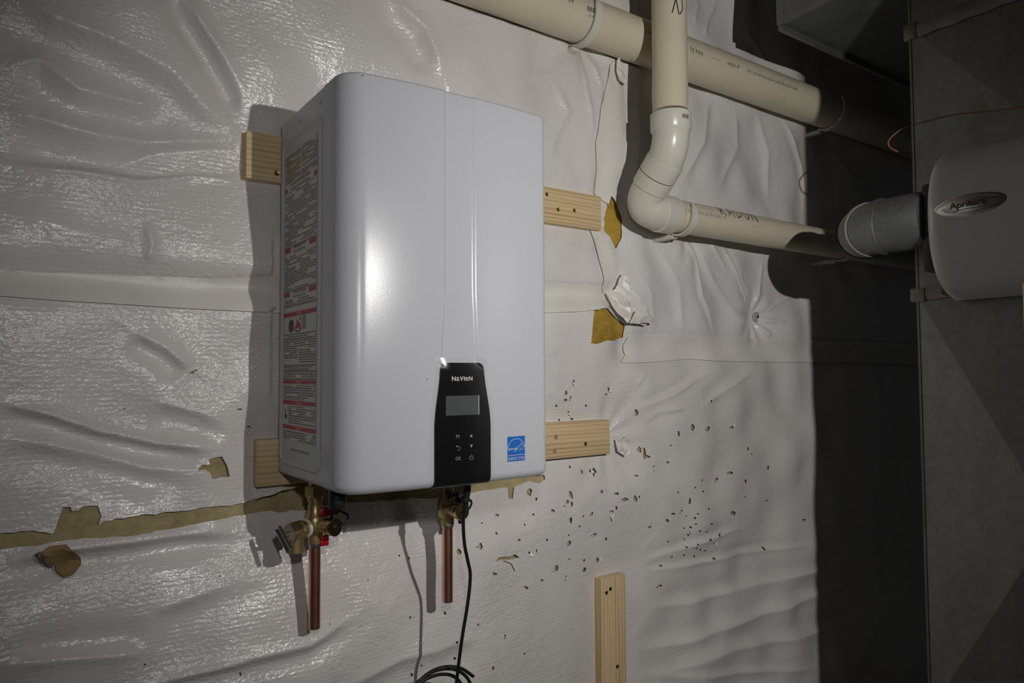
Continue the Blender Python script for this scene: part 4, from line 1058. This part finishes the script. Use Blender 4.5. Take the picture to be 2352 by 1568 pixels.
def strip(z0, z1, n=60):
    V = []; F = []
    ys = np.linspace(PYB+.012, PYF, n)
    for i, y in enumerate(ys):
        for k, f in enumerate((0, .33, .66, 1)):
            w = .0015+.0022*abs(math.sin(i*1.7+k*2.1))
            V.append((PX-.004-w*(1 if 0 < k < 3 else .3), y, z0+(z1-z0)*f+.0015*math.sin(i*.9+k)))
    for i in range(n-1):
        for k in range(3): F.append((i*4+k, (i+1)*4+k, (i+1)*4+k+1, i*4+k+1))
    return V, F
pl.part('joint_sealant', strip(ZJ1-.014, ZJ1+.016), MASTIC, label='pale ridged sealant along the duct joint')
pl.part('joint_sealant', strip(ZJ2-.030, ZJ2+.010), mat('foil_tape', (.28, .28, .27), .4, .6))
pl.part('corner_flange', box((PX-.010, PYB-.02, ZJ1-.018), (PX+.03, PYB+.014, ZJ1+.014), .003), MASTIC)
pl.part('corner_flange', box((PX-.008, PYB-.02, ZJ2-.030), (PX+.03, PYB+.012, ZJ2+.012), .003), GALV)
pl.part('drive_slip', box((PX-.002, PYB-.003, -1.36), (PX+.012, PYB+.0025, 1.132)), GALV, smooth=False)
rd = Thing('added_light_blocker', 'tall sheet metal box added out of view to shade the right side', 'duct', (1.10, -1.25, -1.36))  # unseen box, added to block the work light from the wall and plenum
rd.part('body', box((.904, -1.46, -1.36), (1.28, -1.053, 1.90)), GALV_D, smooth=False)
rd.part('side_panel', crossbroken(.9035, -1.062, -1.456, -.60, .40, .008), GALV, smooth=False)
rd.part('side_panel', crossbroken(.9035, -1.062, -1.456, .41, 1.88, .008), GALV, smooth=False)
# trunk duct under the ceiling
tc_ = onY(1790, 66, -.340)
tr = Thing('trunk_duct', 'dark sheet metal trunk duct under the ceiling', 'duct', (2.0, -.8, tc_[2]))
X0, Z0 = tc_[0], 1.136
tr.part('body', box((X0+.012, -1.04, Z0), (3.2, -.340, 1.60)), GALV_D, smooth=False)
tr.part('end_flange', box((X0-.004, -1.04, Z0-.004), (X0+.012, -.334, Z0+.012), .001), GALV, smooth=False)
tr.part('end_flange', box((X0-.004, -.352, Z0+.012), (X0+.012, -.334, 1.60), .001), GALV, smooth=False)
tr.part('end_cap', box((X0+.002, -1.04, Z0+.012), (X0+.0118, -.352, 1.60)), GALV, smooth=False)
tr.part('edge_rail', box((X0+.012, -.3405, Z0-.014), (3.2, -.328, Z0+.010), .001), GALV, smooth=False)

# ------------------------------------------------------------------ humidifier on the plenum
hu = Thing('humidifier', 'grey furnace humidifier with curved cover and oval badge', 'humidifier', (PX-.09, -.85, .361))
HY0, HY1, HZ0, HZ1 = -.707, -.984, .359, .698
def cover():
    """cover bows out in profile, with round shoulders at the back edge"""
    zs = np.linspace(0, 1, 30); ys = np.linspace(0, 1, 26); V = []; F = []
    for z in zs:
        pz = (1-abs(2*z-1)**2.3)**(1/2.0)
        for y in ys:
            py = (1-abs(2*y-1)**14)**(1/6.)
            V.append((PX-.017-.160*pz**.8*py-.0, HY0+(HY1-HY0)*y+0., HZ0+(HZ1-HZ0)*z))
    n = len(ys)
    for i in range(len(zs)-1):
        for k in range(n-1): F.append((i*n+k, i*n+k+1, (i+1)*n+k+1, (i+1)*n+k))
    return V, F
cov = hu.part('cover', cover(), HUMID, angle=60)
hu.part('frame', box((PX-.060, HY1+.004, HZ0+.012), (PX-.0165, HY0+.014, HZ1-.012), .004), HUMID_D)
hu.part('collar_plate', box((PX-.125, HY0-.01, .42), (PX-.05, HY0+.022, .62), .006), HUMID_D)
bc = onX(2226, 470, PX-.180)
def badge(a, b, dep, x0, k=0.):
    V = []; F = []; n = 40; rings = 8
    for i in range(rings+1):
        r = i/rings
        for j in range(n):
            t_ = 6.2832*j/n; V.append((x0-dep*math.sqrt(max(1-r*r, 0)), bc[1]+a*r*math.cos(t_), bc[2]+b*r*math.sin(t_)))
    for i in range(rings):
        for j in range(n): j2 = (j+1) % n; F.append((i*n+j, i*n+j2, (i+1)*n+j2, (i+1)*n+j))
    return V, F
xb = PX-.1772
bad = hu.part('badge', badge(.067, .0205, .0075, xb), CHROME, label='oval chrome badge with maker name')
V2, F2 = badge(.071, .0235, .003, xb+.001); hu.part('badge_rim', (V2, F2), STEEL, bad)
tx = text('Aprilaire', .0195, 'CENTER', 1.02)
sl_ = .0
hu.part('badge_print', ([(xb-.0088, bc[1]+.001-a, bc[2]-.004+b) for a, b in tx[0]], tx[1]), PRINT_K, bad, smooth=False)
rb = ribbon2(spline([(-.028, -.0115), (-.022, -.0095), (.0, -.0085), (.022, -.0088), (.036, -.0065)], 6), .0013)
hu.part('badge_print', ([(xb-.0088, bc[1]+.001-a, bc[2]+b) for a, b in rb[0]], rb[1]), PRINT_K, bad, smooth=False)
# round take-off pipe and elbow
ax_ = PX-.088; az_ = onY(2060, 522, -.58)[2]-.006; RD = .065
tk = Thing('bypass_pipe', 'round galvanised take-off pipe and elbow beside the humidifier', 'duct', (ax_, -.62, az_-RD))
tk.part('pipe', lathe((ax_, HY0+.020, az_), (0, 1, 0), [(0, RD), (.004, RD+.001), (.10, RD), (.101, RD+.0015), (.106, RD+.0015), (.107, RD)], 48), GALV_D)
def gore(k0, k1, r):
    c = np.array([ax_+.075, HY0+.126, az_]); P = []
    for a in np.radians(np.linspace(k0, k1, 6)): P.append(c+np.array([-.075*math.cos(a), .075*math.sin(a), 0]))
    return P
for k in range(3):
    P = gore(k*30-2, k*30+30, RD)
    tk.part('elbow_gore', tube(P, [RD+.0035, RD+.0035, RD, RD, RD, RD-.001], 44), GALV_D)
tk.part('return_run', tube([(ax_+.072+x, HY0+.201, az_) for x in (0, .1, .3, .62)], RD, 40), GALV_D)
# loose orange wire looping past the duct
wp = [onX(2420, 238, PX-.10), onX(2352, 246, PX-.10), onX(2290, 254, PX-.09), onX(2200, 262, PX-.08), onX(2130, 278, PX-.075), onX(2075, 295, PX-.075), onX(2045, 318, PX-.075), onX(2042, 335, PX-.07), onX(2065, 349, PX-.06), onY(2095, 352, -.585), onY(2140, 350, -.575), onY(2180, 345, -.565)]
wo = Thing('thermostat_wire', 'thin orange wire looping in front of the furnace duct', 'wire', (PX-.05, -.7, .65))
wo.part('wire', tube(spline(wp, 8), .0017, 8), ORANGE)
# drain pipe at the picture's edge
dp = onX(2357, 960, PX-.16)
dr = Thing('drain_pipe', 'pale plastic drain pipe at the right edge of the picture', 'pipe', (dp[0], dp[1]-.012, -1.36))
dr.part('pipe', tube([(dp[0], dp[1]-.013, z) for z in np.linspace(.36, -1.36, 8)][0:2]+[(dp[0], dp[1]-.013, .05)], .0107, 20) if False else lathe((dp[0], dp[1]-.013, .13), (0, 0, 1), [(0, .0107), (.24, .0107)], 20), PVC)
dr.part('elbow', tube([(dp[0], dp[1]-.013, .155), (dp[0], dp[1]-.013, .14), (dp[0], dp[1]-.018, .122), (dp[0], dp[1]-.032, .110), (dp[0], dp[1]-.06, .108), (dp[0], dp[1]-.085, .108)], .0142, 20), PVC_W)
dr.part('lower_pipe', tube([(dp[0], dp[1]-.075, .108), (dp[0], dp[1]-.085, .107), (dp[0], dp[1]-.096, .09), (dp[0], dp[1]-.098, -.3), (dp[0], dp[1]-.098, -1.36)], .0107, 16), PVC)
bpy.context.view_layer.update()
